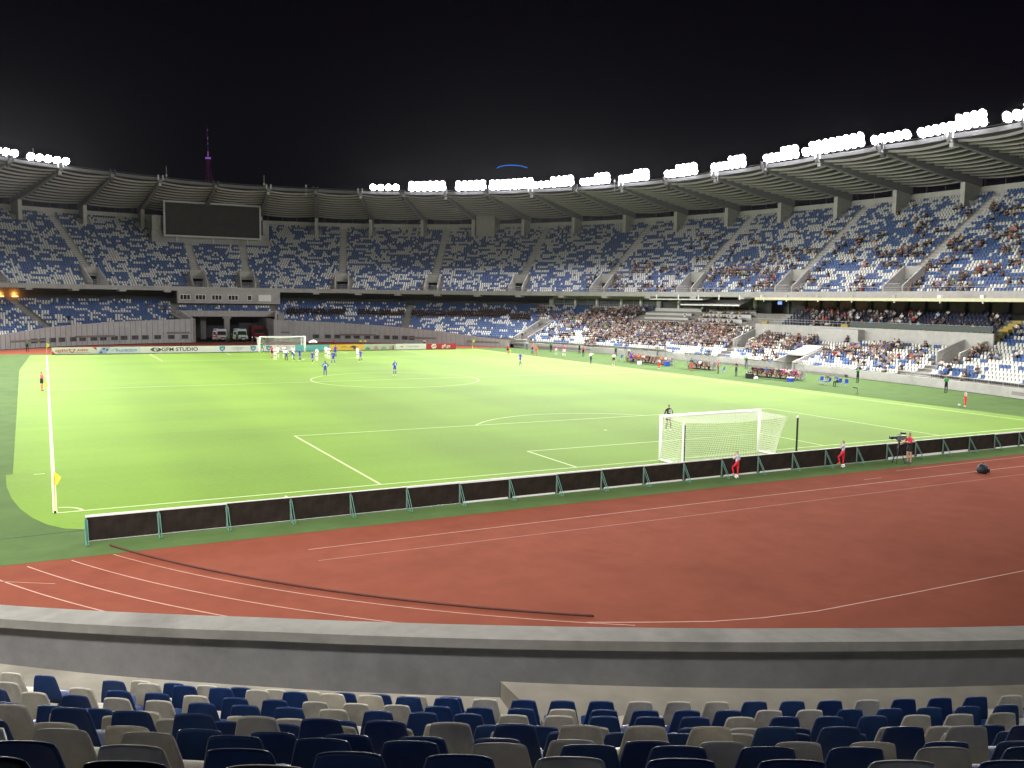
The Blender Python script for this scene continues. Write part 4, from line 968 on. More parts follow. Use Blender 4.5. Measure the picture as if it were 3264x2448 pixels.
e = BO[0]; text('ავერსი', .50, red, e, P2(1.95, .62, .01), bold=.008, sx=.95); text('AVERSI', .46, red, e, P2(4.75, .62, .01), bold=.006, sx=1.05)
for sgn in (1, -1):
    shape([(3.34+sgn*x, z) for x, z in ((0, .62), (.12, .80), (.30, .86), (.42, .76), (.40, .60), (.22, .42), (0, .22), (0, .34), (.16, .50), (.30, .64), (.30, .74), (.22, .77), (.10, .70))][::sgn], red, e, 'heart_mark', .004)
shape([(.70, .58), (.70, .09), (1.2, .09)], red, e, 'corner_wedge', .002); shape([(6.1, 1.05), (6.6, 1.05), (6.6, .60)], red, e, 'corner_wedge', .002)
shape([(1.5, .24), (5.7, .24), (5.7, .30), (1.5, .30)], mat('print_pink', (.55, .25, .25), .6), e, 'underline', .002)
e = BO[1]; text('ნაკადული', .55, mat('print_mid_blue', (.12, .22, .55), .6), e, P2(10.7, .58, .01), bold=.004, sx=1.0)
shape([(6.75, .1), (7.9, .1), (8.5, 1.04), (7.35, 1.04)], mat('bottle_blue', (.42, .52, .72), .5), e, 'bottle_print', .002)
for cx, cz in ((7.6, .82), (8.05, .66), (7.2, .28)): shape([(cx-.18, cz-.14), (cx+.14, cz-.14), (cx+.22, cz+.12), (cx-.1, cz+.14)], navy, e, 'blue_spot', .008)
shape([(8.6, .40), (8.75, .62), (8.95, .80), (9.15, .86), (9.35, .80), (9.55, .62), (9.7, .40), (9.55, .40), (9.4, .58), (9.15, .70), (8.9, .58), (8.75, .40)], mat('print_pale', (.55, .62, .66), .6), e, 'arch_mark', .002)
e = BO[2]; text('GFM STUDIO', .78, grey, e, P2(18.35, .585, .01), bold=.012, sx=1.18)
shape([(14.05, .60), (14.35, .84), (14.85, .96), (14.55, .60), (14.85, .26), (14.35, .36)], grey, e, 'diamond_mark', .003); shape([(15.75, .60), (15.4, .82), (15.1, .94), (15.25, .60), (14.9, .24), (15.4, .34)], grey, e, 'diamond_mark', .003)
shape([(14.75, .80), (15.05, .92), (15.2, .42), (14.9, .28)], lgrey, e, 'diamond_core', .002)
def crest(cx, e):
    shape([(cx-.42, .95), (cx, 1.0), (cx+.42, .95), (cx+.40, .50), (cx, .16), (cx-.40, .50)][::-1], navy, e, 'crest', .003)
    shape([(cx-.28, .86), (cx, .90), (cx+.28, .86), (cx+.27, .54), (cx, .30), (cx-.27, .54)][::-1], mat('crest_green', (.12, .45, .34), .6), e, 'crest_field', .010)
    shape([(cx-.25, .66), (cx, .44), (cx+.25, .66), (cx, .56)], wht, e, 'crest_wing', .017)
crest(24.7, BO[3]); crest(29.5, BO[3]); crest(32.0, BO[4])
for e, cx in ((BO[3], 27.1), (BO[4], 34.5)): text('სკ სამტრედია', .26, lgrey, e, P2(cx, .76, .01)); text('FC SAMTREDIA', .20, lgrey, e, P2(cx, .50, .01)); text('1936', .16, lgrey, e, P2(cx, .28, .01))
text('SPORTS', .3, mat('print_teal_light', (.45, .72, .72), .6), BO[5], P2(38.6, .66, .01))
text('SPORTS', .28, grey, BO[6], P2(44.6, .66, .01)); shape([(45.4, .60), (46.2, .92), (46.9, .62), (46.6, .58), (46.6, .25), (46.3, .18), (46.1, .5)], grey, BO[6], 'emblem', .003)
e = BO[7]
for cx, col_, w_, h_ in ((48.7, (.18, .32, .16), .9, .35), (50.2, (.55, .30, .28), .8, .5), (51.6, (.30, .42, .24), 1.0, .4), (52.9, (.50, .36, .28), .7, .55), (53.3, (.15, .15, .13), .3, .6)):
    shape([(cx-w_/2, .12), (cx+w_/2, .12), (cx+w_*.4, .12+h_), (cx, .2+h_*1.2), (cx-w_*.4, .1+h_)], mat('scene_print_%d' % int(cx*10), col_, .7), e, 'painted_hill', .003)
text('Health Palace', .44, lgrey, BO[8], P2(57.0, .6, .01), sx=.95); shape([(54.5, .55), (54.9, .72), (55.3, .55), (54.9, .42)], mat('print_orange', (.6, .35, .2), .6), BO[8], 'logo', .003)
e = BO[9]; text('gff.ge', .80, wht, e, P2(63.3, .60, .01), bold=.01)
shape([(60.95+.52*math.cos(t), .57+.44*math.sin(t)) for t in np.linspace(0, 2*math.pi, 20, endpoint=False)], wht, e, 'round_badge', .003)
text('GFF', .42, MATS['board_print_9'], e, P2(60.95, .57, .012), bold=.012)
for t in np.linspace(.3, 6.0, 6): shape([(60.95+.47*math.cos(t)+dx, .57+.40*math.sin(t)+dz) for dx, dz in ((-.07, -.06), (.07, -.06), (.07, .06), (-.07, .06))], MATS['board_print_9'], e, 'badge_patch', .006)
# yellow board standing along the left side
e = empty('advertising_board', (-7.4, 111.0, 0), 'yellow board edge at the far left margin beside a green steward', 'advertising board'); m = MB(); m.box((-7.6, 110.0, .7), (.1, 5, 1.3)); m.build('panel', MATS['board_print_6'], e); m = MB(); m.box((-7.6, 110, .03), (.3, 4.8, .06)); m.build('foot_rail', dark_steel, e)
# ---------------------------------------------------------------- people
skin_m = [mat('skin_light', (.42, .26, .19), .6), mat('skin_tan', (.26, .155, .105), .6), mat('skin_dark', (.09, .045, .03), .6)]
hair_m = [mat('hair_dark', (.025, .02, .018), .8), mat('hair_brown', (.11, .055, .03), .8), mat('hair_grey', (.30, .28, .26), .8)]
CL = {}
def cloth(c):
    k = 'cloth_%02d_%02d_%02d' % tuple(int(v*99) for v in c)
    return mat(k, c, .85)
def skel(P):
    """joints (name, pos, radius), edges"""
    dz = P.get('drop', 0); lx, ly = P.get('lean', (0, 0)); V = []; E = []
    def v(p, r): V.append((p, r)); return len(V)-1
    pel = v((0, 0, .96-dz), (.135, .105)); sp = v((lx*.35, ly*.35, 1.13-dz), (.125, .10)); ch = v((lx*.8, ly*.8, 1.32-dz), (.155, .115)); nk = v((lx, ly, 1.49-dz), (.058, .058))
    tn = P.get('head', (0, 0)); hx, hy = lx+tn[0]*.5, ly+tn[1]*.5
    h0 = v((hx, hy-.015, 1.565-dz), (.062, .068)); h1 = v((hx+tn[0]*.3, hy-.025+tn[1]*.3, 1.655-dz), (.080, .098)); h2 = v((hx+tn[0]*.5, hy-.01+tn[1]*.5, 1.735-dz), (.066, .080))
    E += [(pel, sp), (sp, ch), (ch, nk), (nk, h0), (h0, h1), (h1, h2)]; reg = {0: 'shirt', 1: 'shirt', 2: 'shirt', 3: 'skin', 4: 'skin', 5: 'skin', 6: 'hair'}
    B = [(pel, sp, 4), (sp, ch, 2), (ch, nk, 2), (nk, h0, 0), (h0, h1, 0), (h1, h2, 1)]
    for sg in (1, -1):
        A = P['arms'][0 if sg > 0 else 1]; s0 = v((lx*.9+sg*.10, ly*.9, 1.43-dz), (.075, .075)); s1 = v((lx*.92+sg*.195, ly*.92, 1.42-dz), (.062, .062))
        el = v((A[0][0]*1.0, A[0][1], A[0][2]), (.045, .045)); wr = v(A[1], (.031, .031)); d = (Vector(A[1])-Vector(A[0])).normalized(); hd = v(tuple(Vector(A[1])+d*.08), (.036, .022))
        E += [(ch, s0), (s0, s1), (s1, el), (el, wr), (wr, hd)]; B += [(ch, s0, 2), (s0, s1, 2), (s1, el, 2), (el, wr, 3), (wr, hd, 0)]
        sx = Vector((1, 0, 0)) if abs(d.x) < .7 else Vector((0, 1, 0))
        if P.get('fingers'):
            for k in range(4):
                b = Vector(A[1])+d*.10+sx*(-.027+.018*k); m1 = v(tuple(b+d*(.03)), (.010, .010)); m2 = v(tuple(b+d*(.055-.006*abs(k-1.5))+Vector((0, -.012, -.006))), (.008, .008)); E += [(hd, m1), (m1, m2)]; B += [(hd, m1, 0), (m1, m2, 0)]
            t1 = v(tuple(Vector(A[1])+d*.05+sx*-.045*sg), (.011, .011)); E.append((wr, t1)); B.append((wr, t1, 0))
    for sg in (1, -1):
        G = P['legs'][0 if sg > 0 else 1]; hp = v((sg*.095, 0, .90-dz), (.095, .10)); th = v(tuple(Vector((sg*.095, 0, .90-dz)).lerp(Vector(G[0]), .55)), (.080, .085)); kn = v(G[0], (.056, .060)); ca = v(tuple(Vector(G[0]).lerp(Vector(G[1]), .35)), (.054, .058)); an = v(G[1], (.038, .042))
        f = G[2] if len(G) > 2 else (0, -1, -.35); F = Vector(f).normalized(); heel = v(tuple(Vector(G[1])+Vector((0, .01, -.045))), (.04, .045)); toe = v(tuple(Vector(G[1])+Vector((0, 0, -.035))+F*.17), (.038, .028))
        E += [(pel, hp), (hp, th), (th, kn), (kn, ca), (ca, an), (an, heel), (heel, toe)]; B += [(pel, hp, 4), (hp, th, 4), (th, kn, 5), (kn, ca, 6), (ca, an, 6), (an, heel, 7), (heel, toe, 7)]
    return V, E, B
POSE = {}
ST = ((.13, .0, .50), (.13, .02, .085)); ST2 = ((-.13, .0, .50), (-.13, .02, .085))
def arm_d(sg, e=(.27, .02, 1.14), w=(.29, -.06, .90)): return ((sg*e[0], e[1], e[2]), (sg*w[0], w[1], w[2]))
POSE['stand'] = dict(arms=(arm_d(1), arm_d(-1)), legs=(ST, ST2))
POSE['wide'] = dict(arms=(arm_d(1, (.33, .02, 1.15), (.40, -.05, .93)), arm_d(-1, (.33, .02, 1.15), (.38, -.08, .93))), legs=(((.19, -.02, .50), (.26, .02, .085)), ((-.19, -.02, .50), (-.26, .02, .085))))
POSE['hips'] = dict(arms=(arm_d(1, (.40, .06, 1.17), (.20, -.02, 1.02)), arm_d(-1, (.40, .06, 1.17), (.20, -.02, 1.02))), legs=(ST, ST2))
POSE['folded'] = dict(arms=(((.27, -.03, 1.16), (-.02, -.17, 1.22)), ((-.27, -.03, 1.16), (.03, -.19, 1.18))), legs=(ST, ST2))
POSE['face'] = dict(arms=(((.24, -.12, 1.20), (.06, -.16, 1.46)), arm_d(-1)), legs=(((.07, -.02, .50), (.08, .02, .085)), ((-.09, .0, .50), (-.10, .02, .085))))
POSE['walk'] = dict(arms=(((.25, .14, 1.17), (.26, .10, .93)), ((-.25, -.10, 1.17), (-.24, -.26, .98))), legs=(((.10, -.17, .52), (.10, -.22, .10)), ((-.10, .10, .49), (-.10, .38, .16))), lean=(0, -.05))
POSE['run'] = dict(arms=(((.27, .20, 1.22), (.25, .02, 1.05)), ((-.26, -.14, 1.20), (-.20, -.28, 1.32))), legs=(((.10, -.20, .58), (.10, -.10, .16)), ((-.10, .06, .50), (-.10, .46, .42), (0, .2, -1))), lean=(0, -.14), drop=.03)
POSE['point'] = dict(arms=(((.44, -.16, 1.40), (.70, -.28, 1.42)), ((-.30, .08, 1.20), (-.28, -.06, 1.05))), legs=(((.14, -.14, .52), (.16, -.20, .09)), ((-.14, .06, .50), (-.16, .20, .10))), lean=(.04, -.14))
POSE['bend'] = dict(arms=(((.24, -.30, .95), (.16, -.34, .68)), ((-.24, -.30, .95), (-.16, -.34, .68))), legs=(((.15, -.10, .52), (.17, .0, .085)), ((-.15, -.10, .52), (-.17, .0, .085))), lean=(0, -.36), drop=.14)
POSE['ballfoot'] = dict(arms=(((.20, -.16, 1.22), (.05, -.15, 1.45)), ((-.25, .02, 1.15), (-.22, -.12, .98))), legs=(((.14, -.26, .66), (.12, -.16, .30), (0, -1, -.3)), ((-.09, .0, .50), (-.09, .02, .085))), fingers=1)
POSE['camera'] = dict(arms=(((.26, -.16, 1.22), (.20, -.40, 1.24)), ((-.26, -.10, 1.14), (-.22, -.36, 1.06))), legs=(ST, ST2), fingers=1)
POSE['keeper'] = dict(arms=(arm_d(1, (.30, .0, 1.15), (.34, -.04, .90)), arm_d(-1, (.30, .0, 1.15), (.34, -.04, .90))), legs=(((.15, .02, .50), (.20, .04, .085)), ((-.15, .02, .50), (-.18, .04, .085))), fingers=1)
SITL = (((.13, -.44, .52), (.14, -.46, .085)), ((-.13, -.44, .52), (-.14, -.44, .085)))
POSE['sit'] = dict(drop=.44, arms=(((.24, -.10, .74), (.12, -.34, .62)), ((-.24, -.10, .74), (-.12, -.34, .62))), legs=SITL)
POSE['sitlean'] = dict(drop=.44, lean=(0, -.24), arms=(((.24, -.34, .72), (.10, -.42, .86)), ((-.24, -.34, .72), (-.06, -.44, .82))), legs=SITL)
POSE['sitback'] = dict(drop=.46, lean=(0, .14), arms=(((.27, .06, .76), (.16, -.18, .62)), ((-.27, .06, .76), (-.16, -.18, .62))), legs=(((.13, -.46, .50), (.16, -.74, .12)), ((-.13, -.46, .50), (-.10, -.78, .12))))
BODY = {}
def body_mesh(pose, sub=1):
    if (pose, sub) in BODY: return BODY[(pose, sub)]
    V, E, B = skel(POSE[pose]); me = bpy.data.meshes.new('tmp'); me.from_pydata([p for p, r in V], E, []); o = bpy.data.objects.new('tmp', me); COL.objects.link(o)
    s = o.modifiers.new('s', 'SKIN'); s.use_smooth_shade = True; s.branch_smoothing = .3
    for i, (p, r) in enumerate(V): me.skin_vertices[0].data[i].radius = r
    me.skin_vertices[0].data[0].use_root = True
    if sub: d = o.modifiers.new('d', 'SUBSURF'); d.levels = sub; d.render_levels = sub
    dg = bpy.context.evaluated_depsgraph_get(); out = bpy.data.meshes.new_from_object(o.evaluated_get(dg)); bpy.data.objects.remove(o)
    SA = [(np.array(V[a][0]), np.array(V[b][0]), m) for a, b, m in B]; lx, ly = POSE[pose].get('lean', (0, 0)); hz = 1.655-POSE[pose].get('drop', 0)
    mi = []
    for pl in out.polygons:
        c = np.array(pl.center); best = 9; mm = 0
        for a, b, m in SA:
            t = np.clip(np.dot(c-a, b-a)/max(1e-9, np.dot(b-a, b-a)), 0, 1); d = np.linalg.norm(c-a-(b-a)*t)
            if d < best: best = d; mm = m
        if mm in (0, 1) and c[2] > hz-.12: mm = 1 if (c[2] > hz+.045 or (c[1]-ly > .01 and c[2] > hz-.06)) else 0
        mi.append(mm)
    for k in range(8): out.materials.append(None)
    out.polygons.foreach_set('material_index', mi); out.polygons.foreach_set('use_smooth', [True]*len(mi)); out.name = 'person_body'
    BODY[(pose, sub)] = out; return out
def person(pose, x, y, face, label, shirt, shorts, sock=None, shoe=(.03, .03, .03), h=1.8, skin=0, hair=0, sleeve=None, z=0, group=None, num=None, numc=(.85, .85, .85), knee=None, sub=1, cat='person'):
    o = bpy.data.objects.new('person', body_mesh(pose, sub)); COL.objects.link(o); o.location = (x, y, z+.016); o.rotation_euler = (0, 0, math.radians(face+90)); s = h/1.8; o.scale = (s, s, s)
    sk = skin_m[skin]; sh = cloth(shirt); so_ = cloth(shorts); kn = so_ if sock is None else (sk if knee is None else cloth(knee)); sc = so_ if sock is None else cloth(sock)
    for sl, m in zip(o.material_slots, (sk, hair_m[hair], sh, sk if sleeve is None else cloth(sleeve), so_, kn, sc, cloth(shoe))): sl.link = 'OBJECT'; sl.material = m
    tag(o, label, cat, group)
    if num:
        lx, ly = POSE[pose].get('lean', (0, 0)); dr = POSE[pose].get('drop', 0)
        c = bpy.data.curves.new('n', 'FONT'); c.body = num; c.size = .30; c.align_x = 'CENTER'; c.align_y = 'CENTER'; c.extrude = .004; c.offset = .008; t = bpy.data.objects.new('t', c); COL.objects.link(t)
        dg = bpy.context.evaluated_depsgraph_get(); me = bpy.data.meshes.new_from_object(t.evaluated_get(dg)); bpy.data.objects.remove(t)
        me.transform(Matrix.Translation((lx*.7, ly*.7+.150, 1.29-dr)) @ Matrix.Rotation(math.pi, 4, 'Z') @ Matrix.Rotation(math.radians(90), 4, 'X'))
        t = bpy.data.objects.new('shirt_number', me); COL.objects.link(t); me.materials.append(cloth(numc)); t.parent = o
    return o
BL, BLD = (.035, .045, .42), (.02, .03, .22); WH = (.82, .82, .84); RED = (.70, .06, .07); GRN = (.05, .32, .07); BK = (.015, .015, .018); GY = (.35, .37, .42); PNK = (.50, .05, .22); ORG = (.75, .22, .08); LIM = (.75, .85, .1); SK_ = (.50, .30, .22)
G1 = 'players in blue kit'; G2 = 'players in white kit'
person('hips', 27.9, 59.0, 90, 'player in blue with number 24, hands on hips, just left of the centre circle', BL, BL, BLD, (.5, .12, .08), skin=2, sleeve=(.04, .025, .02), group=G1, num='24')
person('folded', 35.7, 57.5, 95, 'player in blue with number 3 standing inside the centre circle', BL, BL, BLD, LIM, group=G1, num='3')
person('walk', 57.5, 67.3, 200, 'player in blue walking alone near the right touchline', BL, BL, BLD, group=G1, num='8')
person('walk', 38.8, 79.6, 190, 'player in blue striding behind a white player, right of the others', BL, BL, BLD, LIM, group=G1)
person('stand', 38.7, 91.5, 110, 'player in blue farthest back in front of the yellow board', BL, BL, BLD, group=G1, skin=1)
person('wide', 34.0, 76.6, 100, 'player in blue with legs apart nearest behind number 24', BL, BL, BLD, WH, group=G1)
person('run', 31.5, 77.7, 225, 'player in blue running with one leg kicked back', BL, BL, BLD, LIM, group=G1)
person('stand', 31.3, 83.7, 130, 'player in blue standing over the ball', BL, BL, BLD, LIM, group=G1)
person('bend', 30.6, 83.9, 160, 'player in blue bending down left of the ball', BL, BL, BLD, LIM, group=G1)
person('hips', 29.4, 83.6, 90, 'dark-skinned player in white top and blue shorts before the wall', WH, BL, (.05, .04, .04), LIM, skin=2, group=G1)
for i, (x, y, f, lb) in enumerate([(28.7, 87.2, 270, 'leftmost player in white of the free kick wall'), (30.0, 91.3, 265, 'player in white second from left in the wall'), (31.0, 91.5, 270, 'player in white third from left in the wall'), (31.9, 89.8, 250, 'rightmost player in white of the wall'),
        (33.9, 84.3, 215, 'player in white beside the running blue player'), (36.9, 90.2, 240, 'left one of two white players right of the goal'), (36.6, 87.7, 230, 'right one of two white players right of the goal'), (40.6, 86.6, 200, 'player in white standing alone farthest right')]):
    person('stand' if i % 2 else 'folded', x, y, f, lb, WH, WH, WH, LIM, group=G2, skin=1 if i in (1, 3) else 0, hair=i % 2, h=1.84)
person('wide', 30.3, 103.2, 280, 'goalkeeper in green by the left post of the far goal', (.03, .28, .09), (.03, .25, .08), (.04, .25, .1), LIM, sleeve=(.03, .28, .09))
person('stand', 29.3, 91.9, 300, 'referee in red shirt and black shorts left of the wall', RED, BK, (.7, .2, .15), BK)
person('stand', 66.9, 89.2, 200, 'assistant referee in red by the far right touchline holding a yellow flag', RED, BK, RED, BK)
person('face', -.55, 52.0, 40, 'assistant referee in red beside the left touchline with a yellow flag', (.78, .12, .11), BK, (.78, .16, .12), (.3, .05, .05), hair=1)
for x, y, lb in ((-.30, 51.85, 'yellow flag held by the left assistant referee'), (67.15, 89.0, 'yellow flag held by the right assistant referee')):
    e = empty('linesman_flag', (x, y, .5), lb, 'flag'); m = MB(); m.tube([(x, y, .92), (x+.05, y, .30)], .012, 5); m.build('stick', black, e); m = MB()
    m.add([(x, y, .85), (x+.04, y, .40), (x+.28, y-.05, .35), (x+.22, y+.04, .78)], [(0, 1, 2, 3)]); m.add([(x, y+.01, .85), (x+.04, y+.01, .40), (x+.28, y-.04, .35), (x+.22, y+.05, .78)], [(3, 2, 1, 0)]); m.build('cloth', fy, e)
person('keeper', 38.0, 9.2, 88, 'goalkeeper in black with number 12 standing beyond the near goal', BK, BK, (.02, .03, .05), (.8, .75, .5), sleeve=BK, h=1.88, num='12', hair=1)
person('ballfoot', 30.85, -5.72, 105, 'ball boy in grey bib with foot on a ball, nearer the middle', (.46, .50, .58), (.62, .02, .04), h=1.42, shoe=(.7, .2, .1), sleeve=(.62, .02, .04), hair=1, group='ball boys')
person('ballfoot', 38.35, -5.78, 120, 'ball boy in grey bib with foot on a ball, left of the camera operator', (.46, .50, .58), (.62, .02, .04), h=1.52, shoe=(.8, .25, .1), sleeve=(.50, .30, .22), group='ball boys')
person('camera', 42.72, -6.55, 165, 'camera operator in red TV vest behind the hoardings', (.58, .03, .07), BK, (.42, .25, .18), (.05, .06, .12), num='TV', h=1.82, knee=(.42, .25, .18))
person('face', 72.2, 10.9, 150, 'ball boy in grey bib and red shorts alone by the right touchline', (.46, .50, .58), (.62, .02, .04), h=1.5, sleeve=(.62, .02, .04), shoe=WH, group='ball boys', hair=1)
person('stand', 72.3, 55.7, 200, 'ball boy in red shorts in front of the far dugout', (.46, .50, .58), (.62, .02, .04), h=1.45, shoe=WH, group='ball boys')
def ball(x, y, lb, z=.11):
    m = MB(); m.sphere((x, y, z+.012), .115, 0, 14, 10); e = empty('football', (x, y, 0), lb, 'ball', 'footballs'); m.build('ball_skin', mat('ball_white', (.75, .75, .73), .4), e, smooth=True)
    p = MB()
    for th, ph in ((0, 90), (0, 25), (72, 28), (144, 25), (216, 28), (288, 25), (36, -20), (108, -20), (180, -20), (252, -20), (324, -20)):
        c = Vector((math.cos(math.radians(th))*math.cos(math.radians(ph)), math.sin(math.radians(th))*math.cos(math.radians(ph)), math.sin(math.radians(ph)))); o = Vector((x, y, z+.012)); p.tube([o+c*.108, o+c*.1185], [.036, .030], 5)
    p.build('patches', black, e)
ball(30.66, -5.92, 'football under the foot of the ball boy nearer the middle'); ball(38.12, -6.02, 'football under the foot of the ball boy left of the camera operator'); ball(31.75, 83.6, 'football lying before the blue players for the free kick'); ball(71.8, 11.2, 'football by the feet of the lone ball boy on the right'); ball(69.9, 85.2, 'football by the player in red bib at far right')
S1 = 'stewards in green vests'
for x, y, f, lb in ((77.9, 94.0, 200, 'steward in green vest with a camera by the wall, leftmost of the right side'), (80.6, 89.0, 190, 'steward in green vest left of the man in pink vest'), (82.4, 80.7, 200, 'steward in green vest behind the man in white shirt'), (85.2, 73.2, 190, 'steward in green vest right behind the far dugout'), (84.6, 52.5, 200, 'steward in green vest above the middle dugout'),
        (82.3, 31.6, 170, 'steward in green vest right of the plastic chairs'), (81.8, 19.9, 80, 'steward in green vest seen from behind at the right'), (-2.6, 115.3, 300, 'steward in green vest on the track left of the far corner flag'), (-6.6, 115.5, 300, 'steward in green vest at the far left margin')):
    person('folded' if x > 80 and y < 90 else 'stand', x, y, f, lb, GRN, BK, sleeve=BK, group=S1, h=1.82)
person('stand', 76.8, 100.8, 210, 'man in white shirt and jeans by the curving wall', (.62, .64, .66), (.10, .15, .25))
person('stand', 72.2, 90.4, 200, 'substitute in orange bib and blue shorts warming up', ORG, BL, (.05, .07, .3), group='substitutes warming up'); person('stand', 70.2, 85.6, 230, 'substitute in orange bib and red shorts with a ball', ORG, (.6, .08, .08), (.6, .08, .08), group='substitutes warming up')
for x, y, lb in ((73.8, 85.3, 'left one of three substitutes in magenta tops and white shorts'), (74.4, 83.9, 'middle one of three substitutes in magenta tops'), (74.0, 82.9, 'right one of three substitutes in magenta tops')): person('stand', x, y, 250, lb, PNK, WH, (.7, .75, .75), LIM, group='substitutes in magenta tops')
person('stand', 76.9, 81.9, 200, 'man in pink vest and black trousers between stewards', (.65, .08, .16), BK, group=None)
person('point', 68.8, 67.0, 200, 'coach in white shirt pointing across the pitch', (.82, .82, .80), (.02, .03, .06), sleeve=(.8, .8, .78)); person('walk', 70.3, 63.5, 240, 'man in white shirt and black shorts walking along the touchline', (.82, .80, .78), BK, SK_, WH)
person('stand', 75.2, 66.2, 80, 'substitute in blue standing at the far dugout', BL, BL, BLD, num='9'); person('stand', 81.2, 75.3, 200, 'man in white shirt and black trousers left of the far dugout', (.75, .76, .78), BK)
person('stand', 74.4, 51.6, 80, 'official in green top and red trousers at the middle dugout', (.01, .12, .10), (.62, .08, .08)); person('stand', 75.3, 47.4, 150, 'man in red vest standing at the right of the middle dugout', (.60, .06, .14), (.10, .03, .03))
person('folded', 74.7, 43.4, 170, 'coach in dark clothes standing left of the near dugout', BK, (.02, .03, .06), sleeve=(.4, .24, .17), h=1.85)
for x, y, lb, c in ((47.6, 122.5, 'person in red crouching on the track behind the teal board', RED), (52.1, 120.5, 'left person in yellow vest behind the yellow board', LIM), (53.0, 120.5, 'right person in yellow vest behind the yellow board', LIM), (64.3, 119.0, 'person in pale clothes on the track behind the red board', (.6, .65, .6)), (21.2, 126, 'person in pale yellow on the track above the long white board', (.6, .55, .25))):
    person('sit', x, y, 260, lb, c, BK, h=1.75)
    q = empty('low_stool', (x, y+.05, 0), 'low stool under the '+lb.replace('crouching ', ''), 'stool'); m = MB(); m.box((x, y+.05, .42), (.36, .36, .04)); m.build('seat', black, q); m = MB()
    for a in (-.15, .15):
        for b in (-.15, .15): m.tube([(x+a, y+.05+b, 0), (x+a, y+.05+b, .4)], .015, 4)
    m.build('legs_frame', steel, q)
e = empty('umbrella', (39.8, 108.2, 0), 'pale umbrella standing behind the teal board', 'umbrella'); m = MB(); m.lathe((39.8, 108.2, 1.35), [(.75, 0), (.62, .22), (.35, .38), (.02, .46)], 10); m.build('canopy', white_paint, e); m = MB(); m.tube([(39.8, 108.2, 0), (39.8, 108.2, 1.75)], .02, 5); m.build('pole', steel, e)
# in the tunnel
for x, y, lb, c in ((31.9, 138.4, 'left one of two dark-clothed men between the ambulances', (.03, .03, .06)), (33.0, 138.4, 'right one of two dark-clothed men between the ambulances', (.06, .08, .14)), (31.2, 138.9, 'medic in pale green overall in front of the red-striped ambulance', (.25, .4, .28))): person('stand', x, y, 270, lb, c, BK if c[0] < .2 else (.05, .2, .1))
person('stand', 3.6, 134.2, 300, 'person in black standing on the lower stairway of the left end stand', BK, BK, z=3.7, sleeve=BK)
person('stand', 79.7, 107.9, 220, 'man in white shirt standing in the mouth of the left vomitory', (.7, .7, .72), BK, z=1.56)
person('stand', 95.0, 65.0, 250, 'person in dark vest standing in the middle lower vomitory', (.05, .05, .05), (.12, .1, .09), z=2.26)
for i, (x, y, c) in enumerate(((88.9, 50.6, GRN), (91.8, 47.3, GRN), (90.2, 48.4, (.5, .45, .4)))): person('stand', x-.3, y, 190, ['steward in green vest climbing beside the players tunnel, left', 'steward in green vest inside the players tunnel', 'person in pale top inside the players tunnel'][i], c, BK, z=.06 if i else .06, h=1.7)
for i, (yv, c) in enumerate(((23.6, BK), (22.2, (.15, .18, .28)), (20.8, (.45, .06, .10)), (20.0, (.55, .58, .62)))):
    x, y = [float(v) for v in con(15.5).at(s_y(15.5, yv))]; person('stand', x, y, 180, ['man in black', 'man in blue-grey shirt', 'man in red shirt', 'man in white shirt'][i]+' standing under the right end of the cream fascia', c, (.05, .05, .07), z=7.31)
x, y = [float(v) for v in con(12.2).at(s_y(12.2, 23.4))]; person('walk', x, y, 160, 'man in white shirt stepping down right of the yellow stairs', (.62, .68, .72), BK, z=5.4)
pl_ = MB()
for yv in (19, ): band(pl_, 14.5, 17.4, 7.0, 7.3, s_y(14.5, 14), s_y(14.5, 24.4), 2)
pl_.build('end_platform', concrete_light, vip)
# TV camera on tripod
e = empty('television_camera', (42.15, -6.3, 0), 'broadcast camera on a tripod in front of its operator', 'camera')
m = MB(); hx, hy = 42.15, -6.3
for a in (90, 205, 330): m.tube([(hx, hy, 1.15), (hx+.38*math.cos(math.radians(a)), hy+.38*math.sin(math.radians(a)), .02)], [.03, .02], 6)
m.tube([(hx, hy, .9), (hx, hy, 1.25)], .05, 8); m.build('tripod', black, e)
m = MB(); m.box((hx, hy, 1.30), (.14, .14, .1)); m.tube([(hx+.05, hy, 1.28), (hx+.62, hy-.05, 1.12)], .012, 5); m.build('pan_head', dark_steel, e)
m = MB(); dr = Vector((-.93, .36, 0)); sd = Vector((-.36, -.93, 0)); c = Vector((hx, hy, 1.48)); gcam = mat('camera_grey', (.13, .13, .135), .5)
m.box(c+dr*-.05, (.42, .16, .24), ax=dr, ay=sd); m.box(c-dr*.32+Vector((0, 0, .02)), (.14, .14, .2), ax=dr, ay=sd); m.build('body', gcam, e)
m = MB(); m.tube([c+dr*.16, c+dr*.38, c+dr*.46], [.065, .08, .10], 10); m.box(c+dr*.50, (.10, .22, .16), ax=dr, ay=sd); m.build('lens', black, e)
m = MB(); m.box(c-dr*.22+Vector((0, 0, .26)), (.26, .16, .10), ax=dr, ay=sd); m.tube([c+Vector((0, 0, .12)), c-dr*.15+Vector((0, 0, .24))], .015, 4); m.build('viewfinder', black, e)
m = MB(); m.tube([c+dr*.1+Vector((0, 0, .12)), c+dr*.12+Vector((0, 0, .17)), c-dr*.12+Vector((0, 0, .17)), c-dr*.12+Vector((0, 0, .12))], .014, 5); m.build('handle', black, e)
